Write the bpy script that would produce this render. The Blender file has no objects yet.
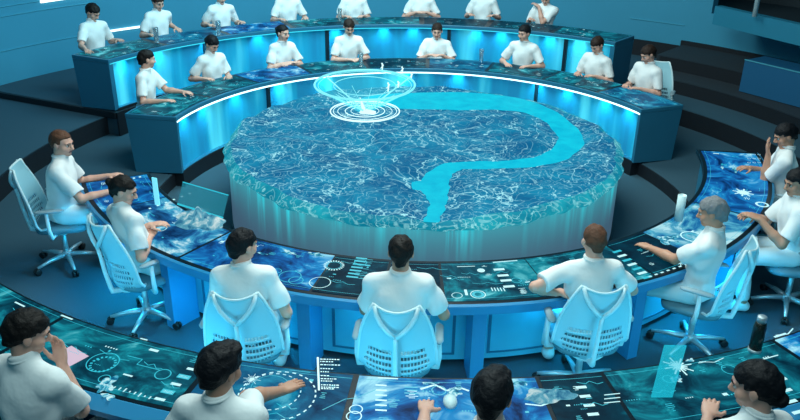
import bpy, math, random
import numpy as np
from mathutils import Matrix, Vector
PI = math.pi
random.seed(7)
S = bpy.context.scene
COL = S.collection

# ------------------------------------------------------------------ camera (surveyed)
CX, CY, CZ, YAW, PITCH, FPX, ROLL = -0.10012, -8.34079, 3.64412, -0.018036, 0.431195, 776.639, 0.015544
_F = np.array([math.sin(YAW)*math.cos(PITCH), math.cos(YAW)*math.cos(PITCH), -math.sin(PITCH)])
_R = np.array([math.cos(YAW), -math.sin(YAW), 0.0]); _U = np.cross(_R, _F)
_R2 = _R*math.cos(ROLL)+_U*math.sin(ROLL); _U2 = -_R*math.sin(ROLL)+_U*math.cos(ROLL)
_C = np.array([CX, CY, CZ])

def at(px, py, z):
    """point of the room at height z that the survey sees at (px,py)"""
    d = _F+_R2*(px-400)/FPX-_U2*(py-210)/FPX
    t = (z-_C[2])/d[2]
    return _C+t*d

def ang(px, py, z):
    p = at(px, py, z)
    return math.degrees(math.atan2(p[1], p[0]))

cam = bpy.data.cameras.new('camera'); cam.sensor_width = 36; cam.lens = FPX*36/800
cam.clip_start = 0.05; cam.clip_end = 100
co = bpy.data.objects.new('camera', cam); COL.objects.link(co)
M = Matrix.Identity(4)
for i in range(3):
    M[i][0] = _R2[i]; M[i][1] = _U2[i]; M[i][2] = -_F[i]; M[i][3] = _C[i]
co.matrix_world = M
S.camera = co

# ------------------------------------------------------------------ materials
def nodes(name):
    m = bpy.data.materials.new(name); m.use_nodes = True
    nt = m.node_tree; return m, nt, nt.nodes['Principled BSDF']

def mat(name, col, rough=0.5, metal=0.0, emis=None, es=0.0, bump=0.0, bscale=60, var=0.0, spec=0.5, alpha=1.0, trans=0.0, sss=0.0):
    m, nt, b = nodes(name)
    b.inputs['Base Color'].default_value = (*col, 1)
    b.inputs['Roughness'].default_value = rough
    b.inputs['Metallic'].default_value = metal
    b.inputs['Specular IOR Level'].default_value = spec
    b.inputs['Alpha'].default_value = alpha
    b.inputs['Transmission Weight'].default_value = trans
    if sss:
        b.inputs['Subsurface Weight'].default_value = sss
        b.inputs['Subsurface Radius'].default_value = (0.02, 0.008, 0.004)
    if emis:
        b.inputs['Emission Color'].default_value = (*emis, 1)
        b.inputs['Emission Strength'].default_value = es
    if bump or var:
        tc = nt.nodes.new('ShaderNodeTexCoord'); n = nt.nodes.new('ShaderNodeTexNoise')
        n.inputs['Scale'].default_value = bscale; n.inputs['Detail'].default_value = 3
        nt.links.new(tc.outputs['Object'], n.inputs['Vector'])
        if bump:
            bp = nt.nodes.new('ShaderNodeBump'); bp.inputs['Strength'].default_value = bump
            bp.inputs['Distance'].default_value = 0.03 if bscale < 15 else 0.01
            nt.links.new(n.outputs['Fac'], bp.inputs['Height']); nt.links.new(bp.outputs['Normal'], b.inputs['Normal'])
        if var:
            mx = nt.nodes.new('ShaderNodeMix'); mx.data_type = 'RGBA'
            mx.inputs['A'].default_value = (*[c*(1-var) for c in col], 1)
            mx.inputs['B'].default_value = (*[min(1, c*(1+var)) for c in col], 1)
            nt.links.new(n.outputs['Fac'], mx.inputs['Factor']); nt.links.new(mx.outputs['Result'], b.inputs['Base Color'])
    return m

def emat(name, col, es):
    return mat(name, (0, 0, 0), 0.4, emis=col, es=es)

def screen_mat(name, stops, scale=1.6, detail=6, dist=0.6, es=1.0, offset=0.0):
    es = es*1.12
    """a glowing display showing a cloudy aerial picture"""
    m, nt, b = nodes(name); L = nt.links.new
    b.inputs['Base Color'].default_value = (0.002, 0.006, 0.012, 1); b.inputs['Roughness'].default_value = 0.4; b.inputs['Specular IOR Level'].default_value = 0.04
    tc = nt.nodes.new('ShaderNodeTexCoord'); mp = nt.nodes.new('ShaderNodeMapping')
    mp.inputs['Location'].default_value = (offset, offset*0.7, 0)
    n = nt.nodes.new('ShaderNodeTexNoise'); n.inputs['Scale'].default_value = scale
    n.inputs['Detail'].default_value = detail; n.inputs['Distortion'].default_value = dist
    n.inputs['Roughness'].default_value = 0.62
    r = nt.nodes.new('ShaderNodeValToRGB'); e = r.color_ramp.elements
    e[0].position = stops[0][0]; e[0].color = (*stops[0][1], 1)
    e[1].position = stops[-1][0]; e[1].color = (*stops[-1][1], 1)
    for p, c in stops[1:-1]:
        x = e.new(p); x.color = (*c, 1)
    L(tc.outputs['Object'], mp.inputs['Vector']); L(mp.outputs['Vector'], n.inputs['Vector']); L(n.outputs['Fac'], r.inputs['Fac'])
    L(r.outputs['Color'], b.inputs['Emission Color']); b.inputs['Emission Strength'].default_value = es
    return m

MT = {}
MT['wall'] = mat('blue_wall_paint', (0.045, 0.31, 0.47), 0.7, var=0.15, bscale=0.6)
MT['wall_dark'] = mat('dark_recess_paint', (0.02, 0.035, 0.045), 0.7)
MT['floor'] = mat('blue_grey_carpet', (0.028, 0.080, 0.115), 0.75, bump=0.25, bscale=120, var=0.15)
MT['floor_shaded'] = mat('carpet_painted_shade', (0.016, 0.028, 0.038), 0.85, bump=0.25, bscale=120, var=0.15)  # shade over the right-hand steps put into a darker carpet colour
MT['riser'] = mat('black_riser', (0.003, 0.007, 0.012), 0.6)
MT['desk'] = mat('blue_desk_laminate', (0.02, 0.16, 0.27), 0.35, var=0.08, bscale=3)
MT['fascia'] = mat('blue_edge_trim', (0.03, 0.26, 0.50), 0.35)
MT['desk_black'] = mat('dark_glass_bezel', (0.004, 0.012, 0.02), 0.3, spec=.15)
MT['post'] = mat('dark_post_metal', (0.012, 0.03, 0.045), 0.4, 0.3)
MT['underpanel'] = mat('blue_modesty_panel', (0.08, 0.50, 0.68), 0.45, var=0.1, bscale=4)
MT['strip'] = emat('white_light_strip', (0.62, 0.97, 1.0), 2.6)
MT['strip2'] = emat('cyan_light_strip', (0.05, 0.8, 1.0), 1.1)
MT['wallstrip'] = emat('wall_light_strip', (0.8, 1.0, 1.0), 2.2)
MT['seam'] = mat('wall_seam_metal', (0.10, 0.48, 0.62), 0.4, 0.2)
MT['shirt'] = mat('white_cotton', (0.86, 0.88, 0.87), 0.8, bump=.45, bscale=7)
MT['trouser'] = mat('pale_trouser_cotton', (0.66, 0.78, 0.80), 0.8, bump=0.12, bscale=12)
MT['shoe'] = mat('white_shoe_leather', (0.75, 0.80, 0.80), 0.45)
MT['sock'] = mat('grey_sock', (0.12, 0.15, 0.18), 0.9)
MT['chair'] = mat('white_chair_plastic', (0.66, 0.84, 0.88), 0.4)
MT['chairmesh'] = mat('white_suspension_mesh', (0.45, 0.80, 0.90), 0.55, alpha=0.78)
MT['chairpad'] = mat('grey_arm_pad', (0.30, 0.42, 0.47), 0.6)
MT['chairseat'] = mat('teal_seat_fabric', (0.10, 0.24, 0.30), 0.85, bump=0.2, bscale=80)
MT['chrome'] = mat('polished_aluminium', (0.62, 0.72, 0.76), 0.42, 0.7)
MT['black'] = mat('black_rubber', (0.006, 0.008, 0.01), 0.5)
MT['lip'] = mat('lips', (0.30, 0.11, 0.09), 0.5)
MT['ui'] = emat('display_white_ink', (0.55, 0.95, 1.0), 1.05)
MT['uic'] = emat('display_cyan_ink', (0.03, 0.55, 0.70), 1.0)
MT['holowhite'] = emat('hologram_white_light', (0.65, 1.0, 1.0), 1.3)
MT['holocyan'] = emat('hologram_cyan_light', (0.02, 0.52, 0.66), 1.0)
MT['pinkui'] = emat('display_pink_ink', (0.75, 0.60, 0.75), 0.9)

MT['cloudink'] = screen_mat('display_cloud_picture', [(0.40, (0.0, 0.10, 0.22)), (0.50, (0.05, 0.42, 0.58)), (0.60, (0.55, 0.88, 0.92))], 22, 5, .8, .9)
SCR = {
 'blue': screen_mat('display_blue_aerial', [(0.34, (0.0, 0.012, 0.07)), (0.47, (0.004, 0.10, 0.36)), (0.56, (0.01, 0.27, 0.62)), (0.66, (0.35, 0.8, 0.95))], 3.2, 5, 0.8, 0.9, 3.1),
 'mount': screen_mat('display_mountain_image', [(0.36, (0.0, 0.02, 0.09)), (0.47, (0.01, 0.12, 0.34)), (0.54, (0.05, 0.38, 0.62)), (0.62, (0.55, 0.85, 0.92))], 4.0, 7, 0.6, 0.85, 9.4),
 'teal': screen_mat('display_teal_sea_image', [(0.36, (0.0, 0.018, 0.035)), (0.50, (0.002, 0.085, 0.13)), (0.60, (0.006, 0.26, 0.33)), (0.74, (0.18, 0.72, 0.78))], 3.0, 6, 1.2, 0.9, 1.7),
 'dark': screen_mat('display_dark_panel', [(0.36, (0.0, 0.008, 0.018)), (0.60, (0.0, 0.035, 0.06)), (0.75, (0.002, 0.14, 0.2))], 5.0, 4, 0.5, 0.9, 5.5),
 'pale': screen_mat('display_pale_cloud_image', [(0.36, (0.0, 0.03, 0.13)), (0.47, (0.01, 0.16, 0.40)), (0.55, (0.08, 0.42, 0.60)), (0.64, (0.45, 0.8, 0.88))], 2.2, 5, 1.5, 0.85, 7.7),
 'deep': screen_mat('display_deep_water_image', [(0.34, (0.0, 0.02, 0.07)), (0.50, (0.004, 0.11, 0.24)), (0.60, (0.01, 0.25, 0.42)), (0.76, (0.15, 0.65, 0.8))], 2.4, 6, 1.0, 0.85, 12.7),
}

# ------------------------------------------------------------------ mesh helpers
class MB:
    def __init__(s): s.v = []; s.f = []; s.m = []
    def add(s, vs, fs, mi=0):
        o = len(s.v); s.v += [tuple(map(float, p)) for p in vs]
        s.f += [tuple(i+o for i in f) for f in fs]; s.m += [mi]*len(fs)
    def box(s, c, d, rz=0.0, mi=0):
        cx, cy, cz = c; x, y, z = d[0]/2, d[1]/2, d[2]/2; ca, sa = math.cos(rz), math.sin(rz)
        vs = [(cx+ca*i*x-sa*j*y, cy+sa*i*x+ca*j*y, cz+k*z) for k in (-1, 1) for j in (-1, 1) for i in (-1, 1)]
        s.add(vs, [(0, 2, 3, 1), (4, 5, 7, 6), (0, 1, 5, 4), (2, 6, 7, 3), (0, 4, 6, 2), (1, 3, 7, 5)], mi)
    def tube(s, pts, r, n=8, closed=False, mi=0):
        pts = [np.array(p, float) for p in pts]; N = len(pts); vs = []; fs = []
        rr = r if isinstance(r, (list, tuple)) else [r]*N
        prev = None
        for i, p in enumerate(pts):
            a = pts[(i-1) % N] if (closed or i > 0) else p; b = pts[(i+1) % N] if (closed or i < N-1) else p
            t = b-a; t = t/(np.linalg.norm(t)+1e-9)
            if prev is None:
                u = np.cross(t, (0, 0, 1)) if abs(t[2]) < 0.9 else np.cross(t, (1, 0, 0))
            else: u = prev-t*np.dot(prev, t)
            u = u/np.linalg.norm(u); prev = u; w = np.cross(t, u)
            for k in range(n):
                a_ = 2*PI*k/n; vs.append(p+(u*math.cos(a_)+w*math.sin(a_))*rr[i])
        for i in range(N if closed else N-1):
            for k in range(n):
                fs.append((i*n+k, i*n+(k+1) % n, ((i+1) % N)*n+(k+1) % n, ((i+1) % N)*n+k))
        if not closed:
            fs.append(tuple(range(n-1, -1, -1))); fs.append(tuple((N-1)*n+k for k in range(n)))
        s.add(vs, fs, mi)
    def lathe(s, prof, c=(0, 0, 0), n=24, mi=0):
        vs = []; fs = []
        for r, z in prof:
            for k in range(n):
                a = 2*PI*k/n; vs.append((c[0]+r*math.cos(a), c[1]+r*math.sin(a), c[2]+z))
        for i in range(len(prof)-1):
            for k in range(n): fs.append((i*n+k, i*n+(k+1) % n, (i+1)*n+(k+1) % n, (i+1)*n+k))
        fs.append(tuple(range(n-1, -1, -1))); fs.append(tuple((len(prof)-1)*n+k for k in range(n)))
        s.add(vs, fs, mi)
    def arc(s, r0, r1, z0, z1, a0, a1, mi=0, step=1.5, prof=None):
        """solid curved bar: section polygon swept around the room's centre"""
        n = max(1, int(abs(a1-a0)/step)); P = prof or [(r0, z0), (r1, z0), (r1, z1), (r0, z1)]; k = len(P)
        vs = []; fs = []
        for i in range(n+1):
            a = math.radians(a0+(a1-a0)*i/n)
            for r, z in P: vs.append((r*math.cos(a), r*math.sin(a), z))
        for i in range(n):
            for j in range(k):
                fs.append((i*k+j, i*k+(j+1) % k, (i+1)*k+(j+1) % k, (i+1)*k+j))
        fs.append(tuple(range(k-1, -1, -1))); fs.append(tuple(n*k+j for j in range(k)))
        s.add(vs, fs, mi)
    def build(s, name, mats, parent=None, smooth=False, loc=(0, 0, 0)):
        me = bpy.data.meshes.new(name); me.from_pydata(s.v, [], s.f)
        mats = mats if isinstance(mats, (list, tuple)) else [mats]
        for m in mats: me.materials.append(m)
        if len(mats) > 1: me.polygons.foreach_set('material_index', s.m)
        import bmesh
        bm = bmesh.new(); bm.from_mesh(me); bmesh.ops.recalc_face_normals(bm, faces=bm.faces); bm.to_mesh(me); bm.free()
        if smooth:
            me.polygons.foreach_set('use_smooth', [True]*len(me.polygons))
        me.update()
        o = bpy.data.objects.new(name, me); COL.objects.link(o)
        if parent: o.parent = parent
        o.location = loc
        return o

def tag(o, label=None, cat=None, group=None, kind=None):
    if label: o['label'] = label
    if cat: o['category'] = cat
    if group: o['group'] = group
    if kind: o['kind'] = kind
    return o

def empty(name, loc=(0, 0, 0), rz=0.0):
    o = bpy.data.objects.new(name, None); COL.objects.link(o)
    o.location = loc; o.rotation_euler = (0, 0, rz); o.empty_display_size = 0.1
    return o

def children(o): return [c for c in bpy.data.objects if c.parent == o]
def copy_tree(o, parent=None):
    c = o.copy(); COL.objects.link(c); c.parent = parent
    for ch in children(o): copy_tree(ch, c)
    return c
def bevel(o, w=0.006, seg=2):
    b = o.modifiers.new('bevel', 'BEVEL'); b.width = w; b.segments = seg; b.limit_method = 'ANGLE'; b.angle_limit = math.radians(40)
    return o
def pol(r, a, z): return (r*math.cos(math.radians(a)), r*math.sin(math.radians(a)), z)

# ------------------------------------------------------------------ levels
PIT = -0.16; T1 = 0.25; T2 = 0.34
ZI = 0.75; ZF = 1.069; ZN = 1.024
RI0, RI1 = 2.97, 3.63
RF0, RF1 = 4.60, 5.26
RN0, RN1 = 4.84, 5.40

def ring_floor(name, r0, r1, z, a0, a1, m, thick=0.12):
    b = MB(); b.arc(r0, r1, z-thick, z, a0, a1, step=3); return tag(b.build(name, m), kind='structure')

b = MB(); b.lathe([(3.10, PIT-0.1), (3.10, PIT)], n=96); tag(b.build('floor_pit', MT['floor']), kind='structure')
ring_floor('floor', 3.11, 4.80, 0.0, 0, 360, MT['floor'], 0.3)
b = MB(); b.arc(3.085, 3.11, PIT, -0.004, 0, 360, step=3); tag(b.build('trim_1', MT['riser']), kind='structure')
b = MB(); b.arc(4.775, 4.80, 0.0, T1-0.004, 0, 360, step=3); tag(b.build('trim_2', MT['riser']), kind='structure')
ring_floor('floor_tier', 4.80, 9.6, T1, 0, 360, MT['floor'], 0.3)
A_L = 156.5; A_R = 50.0
ring_floor('floor_platform', 4.60, 7.1, T2, A_R, A_L, MT['floor'], T2-0.005)
b = MB(); b.arc(4.575, 4.60, 0.0, T2-0.004, A_R, A_L, step=3)
b.arc(4.60, 7.08, T1, T2-0.004, A_L, A_L+0.35, step=1)
b.arc(4.60, 7.08, T1, T2-0.004, A_R-0.35, A_R, step=1)
tag(b.build('trim_3', MT['riser']), kind='structure')
# stepped tiers on the right, their shade painted as darker carpet
b = MB(); b.arc(5.42, 5.45, T1, 0.45-0.004, -45, A_R-1); tag(b.build('trim_4', MT['riser']), kind='structure')
ring_floor('floor_step', 5.45, 7.1, 0.45, -45, A_R-0.4, MT['floor_shaded'], 0.19)
b = MB(); b.arc(6.0, 6.03, 0.45, 0.65-0.004, -45, A_R-1); tag(b.build('trim_5', MT['riser']), kind='structure')
ring_floor('floor_upper_step', 6.03, 7.1, 0.65, -45, A_R-0.4, MT['floor_shaded'], 0.19)
# walls
b = MB(); b.arc(7.1, 7.3, T1, 3.4, 46.5, 130, step=1); b.arc(7.1, 7.3, T1, 3.4, 130, 212, step=1)
tag(b.build('wall_back', MT['wall']), kind='structure')
b = MB(); b.arc(7.1, 7.3, 0.2, 1.24, -48, 46.5, step=1); tag(b.build('wall_right', MT['wall']), kind='structure')
b = MB(); b.arc(8.9, 9.1, 0.6, 3.4, -48, 52, step=2); b.arc(7.3, 8.9, 1.1, 1.24, -48, 50, step=2)
tag(b.build('wall_gallery', MT['wall_dark']), kind='structure')
b = MB()
for z, a0, a1 in ((0.83, 134, 175), (1.33, 140, 175), (1.47, 140, 175)):
    b.arc(7.085, 7.10, z, z+0.008, a0, a1)
tag(b.build('trim_6', MT['seam']), kind='structure')
b = MB(); b.arc(7.075, 7.10, 1.44, 1.54, 134, 147.2); b.arc(7.075, 7.10, 0.82, 0.85, 133.5, 139)
tag(b.build('trim_7', MT['wallstrip']), kind='structure')
b = MB(); b.arc(7.085, 7.10, 0.97, 0.98, 50, 58); tag(b.build('trim_8', MT['seam']), kind='structure')

b = MB(); b.arc(7.06, 7.10, T1, .62, 50, 66); tag(b.build('shade_strip_back', MT['riser']), kind='structure')  # dark strip standing in for the shade at the wall foot
b = MB(); b.arc(7.06, 7.10, .45, .72, 20, 50); tag(b.build('shade_strip_right', MT['riser']), kind='structure')  # same painted shade, continued under the right wall
# gallery balcony on the right
A = at(712, 24, 1.25); B = at(800, 46, 1.25); d = (B-A)/np.linalg.norm(B-A); nrm = np.array([-d[1], d[0], 0]);
if nrm[0] < 0: nrm = -nrm
E_ = A+d*4.6
def quadprism(P, z0, z1, name, m, parent=None):
    b = MB(); n = len(P)
    b.add([(p[0], p[1], z0) for p in P]+[(p[0], p[1], z1) for p in P],
          [tuple(range(n-1, -1, -1)), tuple(range(n, 2*n))]+[(i, (i+1) % n, n+(i+1) % n, n+i) for i in range(n)])
    return b.build(name, m, parent)
balc = empty('balcony', (A[0], A[1], 0.6)); tag(balc, 'long blue gallery balcony jutting from the wall above the dark steps', 'balcony')
inv = Matrix.Translation((-A[0], -A[1], -0.6))
def par(o, p, l=(0, 0, 0)):
    o.parent = p; o.matrix_parent_inverse = Matrix.Translation(-Vector(p.location)) if p.rotation_euler.z == 0 else p.matrix_world.inverted()
    return o
MT['parapet'] = mat('teal_parapet_paint', (0.02, 0.22, 0.34), 0.5)
par(quadprism([A, E_, E_+nrm*0.14, A+nrm*0.14], 1.25, 1.53, 'parapet', MT['parapet']), balc)
par(quadprism([A+nrm*0.14, E_+nrm*0.14, E_+nrm*1.6, A+nrm*1.0], 1.25, 1.32, 'deck', MT['wall_dark']), balc)
pz = at(753, 17, 1.53); b = MB(); b.tube([(pz[0]+.03, pz[1]+.03, 1.53), (pz[0]+.03, pz[1]+.03, 3.3)], 0.035, 12)
MT['pole'] = mat('white_pole_paint', (0.6, 0.75, 0.78), 0.4)
tag(b.build('pole', MT['pole'], smooth=True), 'slim white pole rising from the gallery balcony', 'pole')
A2 = at(745, 60, 0.93); B2 = at(800, 73, 0.93); d2 = (B2-A2)/np.linalg.norm(B2-A2); n2 = np.array([-d2[1], d2[0], 0])
if n2[0] < 0: n2 = -n2
E2 = A2+d2*2.0
cab = empty('low_cabinet', (A2[0], A2[1], 0.45)); tag(cab, 'low dark blue cabinet with a thin pale top edge under the gallery balcony', 'cabinet')
MT['cab'] = mat('deep_blue_cabinet_paint', (0.01, 0.11, 0.24), 0.5)
par(quadprism([A2, E2, E2+n2*0.5, A2+n2*0.5], 0.46, 0.93, 'body', MT['cab']), cab)
par(quadprism([A2-n2*.012, E2-n2*.012, E2+n2*0.02, A2+n2*0.02], 0.93, 0.942, 'edge_strip', MT['seam']), cab)

# ------------------------------------------------------------------ display graphics (flat ink on the screens)
class Ink:
    """flat marks on a horizontal surface at height z, laid out in room polar coordinates"""
    def __init__(s, z): s.z = z; s.b = MB()
    def P(s, r, a, x, y):     # x tangential (m), y radial outward (m)
        a = math.radians(a); return (r*math.cos(a)+y*math.cos(a)-x*math.sin(a), r*math.sin(a)+y*math.sin(a)+x*math.cos(a), s.z)
    def rect(s, r, a, w, h, dx=0, dy=0, mi=0, rot=0):
        c, q = math.cos(rot), math.sin(rot)
        pts = [(-w/2, -h/2), (w/2, -h/2), (w/2, h/2), (-w/2, h/2)]
        vs = [s.P(r, a, dx+x*c-y*q, dy+x*q+y*c) for x, y in pts]
        s.b.add(vs, [(0, 1, 2, 3)], mi)
    def ring(s, r, a, R, t, dx=0, dy=0, mi=0, a0=0, a1=360, n=36, dash=0):
        for i in range(n):
            if dash and i % 2: continue
            u0 = math.radians(a0+(a1-a0)*i/n); u1 = math.radians(a0+(a1-a0)*(i+1)/n)
            vs = [s.P(r, a, dx+q*math.cos(u), dy+q*math.sin(u)) for q, u in ((R, u0), (R+t, u0), (R+t, u1), (R, u1))]
            s.b.add(vs, [(0, 1, 2, 3)], mi)
    def line(s, r, a, pts, t=0.004, mi=0):
        for (x0, y0), (x1, y1) in zip(pts, pts[1:]):
            L = math.hypot(x1-x0, y1-y0); 
            if L < 1e-6: continue
            nx, ny = -(y1-y0)/L*t/2, (x1-x0)/L*t/2
            s.b.add([s.P(r, a, x0+nx, y0+ny), s.P(r, a, x0-nx, y0-ny), s.P(r, a, x1-nx, y1-ny), s.P(r, a, x1+nx, y1+ny)], [(0, 1, 2, 3)], mi)
    def star(s, r, a, R, t=0.008, dx=0, dy=0, mi=0, n=8):
        for i in range(n):
            u = PI*i/n; k = 1 if i % 2 == 0 else 0.6
            s.line(r, a, [(dx-R*k*math.cos(u), dy-R*k*math.sin(u)), (dx+R*k*math.cos(u), dy+R*k*math.sin(u))], t, mi)
        s.ring(r, a, 0.0, R*0.25, dx, dy, mi, n=10)
    def blob(s, r, a, rx, ry, dx=0, dy=0, mi=0, seed=0):
        rd = random.Random(seed); ph = [rd.uniform(0, 6.28) for _ in range(5)]; n = 40
        pts = []
        for i in range(n):
            u = 2*PI*i/n; q = 0.75+sum(0.11*math.sin((k+2)*u+ph[k]) for k in range(5))
            pts.append(s.P(r, a, dx+rx*q*math.cos(u), dy+ry*q*math.sin(u)))
        s.b.add([s.P(r, a, dx, dy)]+pts, [(0, 1+i, 1+(i+1) % n) for i in range(n)], 3)
    def busy(s, r0, r1, a0, a1, rd, n=10, bright=0.5):
        for _ in range(n):
            q_ = rd.uniform(.45, .95); a = rd.uniform(a0+.8, a1-.8); r = rd.uniform(r0+.05, r1-.05); mi = 0 if rd.random() < bright else 1
            k = rd.random()
            if k < 0.3:
                for j in range(rd.randint(2, 5)): s.rect(r, a, rd.uniform(.02, .08)*q_, .005, dy=j*.014-.03, mi=mi)
            elif k < 0.45: s.ring(r, a, rd.uniform(.02, .05), .005, mi=1)
            elif k < 0.7:
                for j in range(rd.randint(3, 7)): s.rect(r, a, .010*q_, .012*q_, dx=j*.022*q_-.06, mi=mi)
            elif k < 0.85: s.rect(r, a, rd.uniform(.02, .05)*q_, rd.uniform(.01, .03)*q_, mi=mi)
            else:
                w = rd.uniform(.05, .12); s.line(r, a, [(-w, 0), (-w*.4, .02), (0, 0), (w*.5, .03), (w, .02)], .004, 1)
    def build(s, name, parent, mats=None):
        return s.b.build(name, mats or [MT['ui'], MT['uic'], MT['pinkui'], MT['cloudink']], parent)

def frame_ink(I, r0, r1, a0, a1):
    mid = (a0+a1)/2; n = 6
    for i in range(n):
        x0 = a0+(a1-a0)*i/n; x1 = a0+(a1-a0)*(i+1)/n
        for rr in (r0+.03, r1-.03):
            p0 = math.radians(x0); p1 = math.radians(x1); vs = []
            for q, u in ((rr, p0), (rr+.003, p0), (rr+.003, p1), (rr, p1)): vs.append((q*math.cos(u), q*math.sin(u), I.z))
            I.b.add(vs, [(0, 1, 2, 3)], 1)

def screen(desk, r0, r1, a0, a1, z, style, ink=None, seed=0, n=10, bright=.5):
    b = MB(); b.arc(r0, r1, z, z+0.004, a0, a1)
    s = b.build('display_screen', SCR[style], desk)
    I = Ink(z+0.0055); rd = random.Random(seed)
    frame_ink(I, r0, r1, a0, a1); I.busy(r0, r1, a0, a1, rd, n, bright)
    if ink: ink(I)
    I.build('display_graphics', s)
    return s

# ------------------------------------------------------------------ inner far console
def desk_root(name, label, cat='desk'):
    o = empty(name); tag(o, label, cat); return o

def far_console(label, r0, r1, zt, zf, a0, a1, posts, strip_mat, strip_h, segs, seed, plinth):
    D = desk_root('curved_console', label)
    th = 0.055
    b = MB(); b.arc(r0, r1, zt-th, zt, a0, a1); bevel(b.build('desktop', MT['desk'], D), 0.008)
    b = MB(); b.arc(r0-0.004, r0+0.02, zt-th-strip_h, zt-th-0.001, a0+.25, a1-.25); b.build('light_strip', strip_mat, D)
    b = MB(); b.arc(r0, r0+0.2, plinth, zf+0.04, a0+.6, a1-.6); b.build('plinth', MT['riser'], D)
    for aa, nm in ((a0, 1), (a1, -1)):
        b = MB(); P = [(r0+.002, zf+.03), (r1-.05, zf+.0), (r1-.01, zt-th), (r0+.002, zt-th)]
        b.arc(0, 0, 0, 0, aa, aa+nm*0.9, prof=P); b.build('end_panel', MT['desk'], D)
    b = MB(); b.arc(r1-0.10, r1-0.07, zf+.0, zt-th, a0+.9, a1-.9); b.build('back_panel', MT['desk'], D)
    edges = [a0+.9]+posts+[a1-.9]
    for i, (x0, x1) in enumerate(zip(edges, edges[1:])):
        b = MB(); b.arc(r0+.07, r0+.09, zf+.04, zt-th, x0+.25, x1-.25)
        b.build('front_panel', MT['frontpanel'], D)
        b = MB(); b.arc(r0+.01, r0+.09, zf+.02, zf+.045, x0+.1, x1-.1); b.build('panel_sill', MT['desk'], D)
    for p in posts:
        b = MB(); b.arc(r0+.02, r0+.09, zf+.03, zt-th, p-.35, p+.35, step=.5); b.build('post', MT['post'], D)
    b = MB(); b.arc(r0+.09, r0+.11, plinth, zt-th, a0+.9, a1-.9); b.build('inner_liner', MT['riser'], D)
    b = MB(); b.arc(r0+.035, r1-.035, zt-.002, zt+.0015, a0+.4, a1-.4); b.build('glass_top', MT['desk_black'], D)
    rd = random.Random(seed)
    n = segs; st = (a1-a0)/n
    for i in range(n):
        x0 = a0+i*st+.5; x1 = a0+(i+1)*st-.5
        screen(D, r0+.05, r1-.05, x0, x1, zt, rd.choice(['teal', 'deep', 'dark', 'blue', 'teal']), seed=seed*100+i, n=20, bright=.6)
    return D

m, nt, bs = nodes('backlit_panel_painted_streaks')
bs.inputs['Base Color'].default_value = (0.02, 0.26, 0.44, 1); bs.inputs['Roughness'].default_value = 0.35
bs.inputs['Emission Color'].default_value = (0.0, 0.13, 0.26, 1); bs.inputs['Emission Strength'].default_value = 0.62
_tc = nt.nodes.new('ShaderNodeTexCoord'); _mp = nt.nodes.new('ShaderNodeMapping'); _mp.inputs['Scale'].default_value = (1, 1, .10)  # light streaks down the panels painted as stretched noise in the emission
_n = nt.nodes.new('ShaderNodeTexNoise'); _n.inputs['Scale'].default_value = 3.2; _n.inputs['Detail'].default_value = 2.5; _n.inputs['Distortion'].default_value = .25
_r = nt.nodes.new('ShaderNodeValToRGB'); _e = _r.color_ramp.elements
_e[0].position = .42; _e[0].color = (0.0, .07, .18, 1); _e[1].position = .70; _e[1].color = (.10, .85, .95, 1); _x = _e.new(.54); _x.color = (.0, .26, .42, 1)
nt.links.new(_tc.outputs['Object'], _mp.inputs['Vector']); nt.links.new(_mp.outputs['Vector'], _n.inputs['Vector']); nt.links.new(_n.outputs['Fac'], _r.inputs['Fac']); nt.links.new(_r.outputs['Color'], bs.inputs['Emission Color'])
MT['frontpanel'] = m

p1 = [ang(533, 84, .70), ang(269, 85, .70)]
far_console('inner curved far desk with bright white lit edge facing the glowing map table', RI0, RI1, ZI, 0.0, 22.5, 171.5, p1, MT['strip'], 0.016, 9, 3, PIT)
p2 = [ang(566, 39, 1.0), ang(449, 30, 1.0), ang(327, 30, 1.0), ang(206, 43, 1.0)]
far_console('outer curved far desk on the raised platform nearest the back wall', RF0, RF1, ZF, T2, 50.5, 156.5, p2, MT['strip2'], 0.010, 8, 5, T1+.005)

# down-lighters that wash the front panels
def lamp(kind, loc, col, e, size=0.1, tgt=None, name='lamp', **kw):
    l = bpy.data.lights.new(name, kind); l.color = col; l.energy = e
    if kind == 'AREA': l.size = size
    else: l.shadow_soft_size = size
    for k, v in kw.items(): setattr(l, k, v)
    o = bpy.data.objects.new(name, l); COL.objects.link(o); o.location = loc
    if tgt is not None:
        o.rotation_euler = (Vector(tgt)-Vector(loc)).to_track_quat('-Z', 'Y').to_euler()
    return o
for r0, zt, zf, aa in ((RI0, ZI, 0.0, [28, 36, 48, 57, 80, 95, 118, 132, 146, 158, 166]),
                       (RF0, ZF, T2, [58, 64, 74, 79, 92, 98, 108, 119, 124, 135, 145, 153])):
    for a in aa:
        lamp('AREA', pol(r0-.015, a, zt-.10), (0.10, 0.78, 1.0), 1.0, 0.16, pol(r0+.10, a, zf+.22), 'downlight', spread=2.2)

# ------------------------------------------------------------------ near inner desk
D = desk_root('curved_desk', 'inner curved near desk on the near side of the map table, covered with glowing displays')
NA0, NA1 = -154.0, -5.5
b = MB(); b.arc(RI0+.02, RI1, ZI-.05, ZI, NA0, NA1); bevel(b.build('desktop', MT['desk_black'], D), .006)
b = MB(); b.arc(0, 0, 0, 0, NA0, NA1, prof=[(RI1-.02, ZI-.09), (RI1+.012, ZI-.085), (RI1+.02, ZI-.012), (RI1, ZI-.001), (RI1-.02, ZI-.05)]); b.build('edge_trim', MT['fascia'], D)
b = MB(); b.arc(RI0+.08, RI0+.12, -0.155, ZI-.05, NA0+1, NA1-1); b.build('inner_skirt', MT['desk'], D)
b = MB(); b.arc(3.28, 3.31, 0.05, ZI-.05, NA0+2, NA1-2); b.build('modesty_panel', MT['underpanel'], D)
fins = [-147, -126, -104.5, -83.5, -62, -41, -14]
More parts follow.
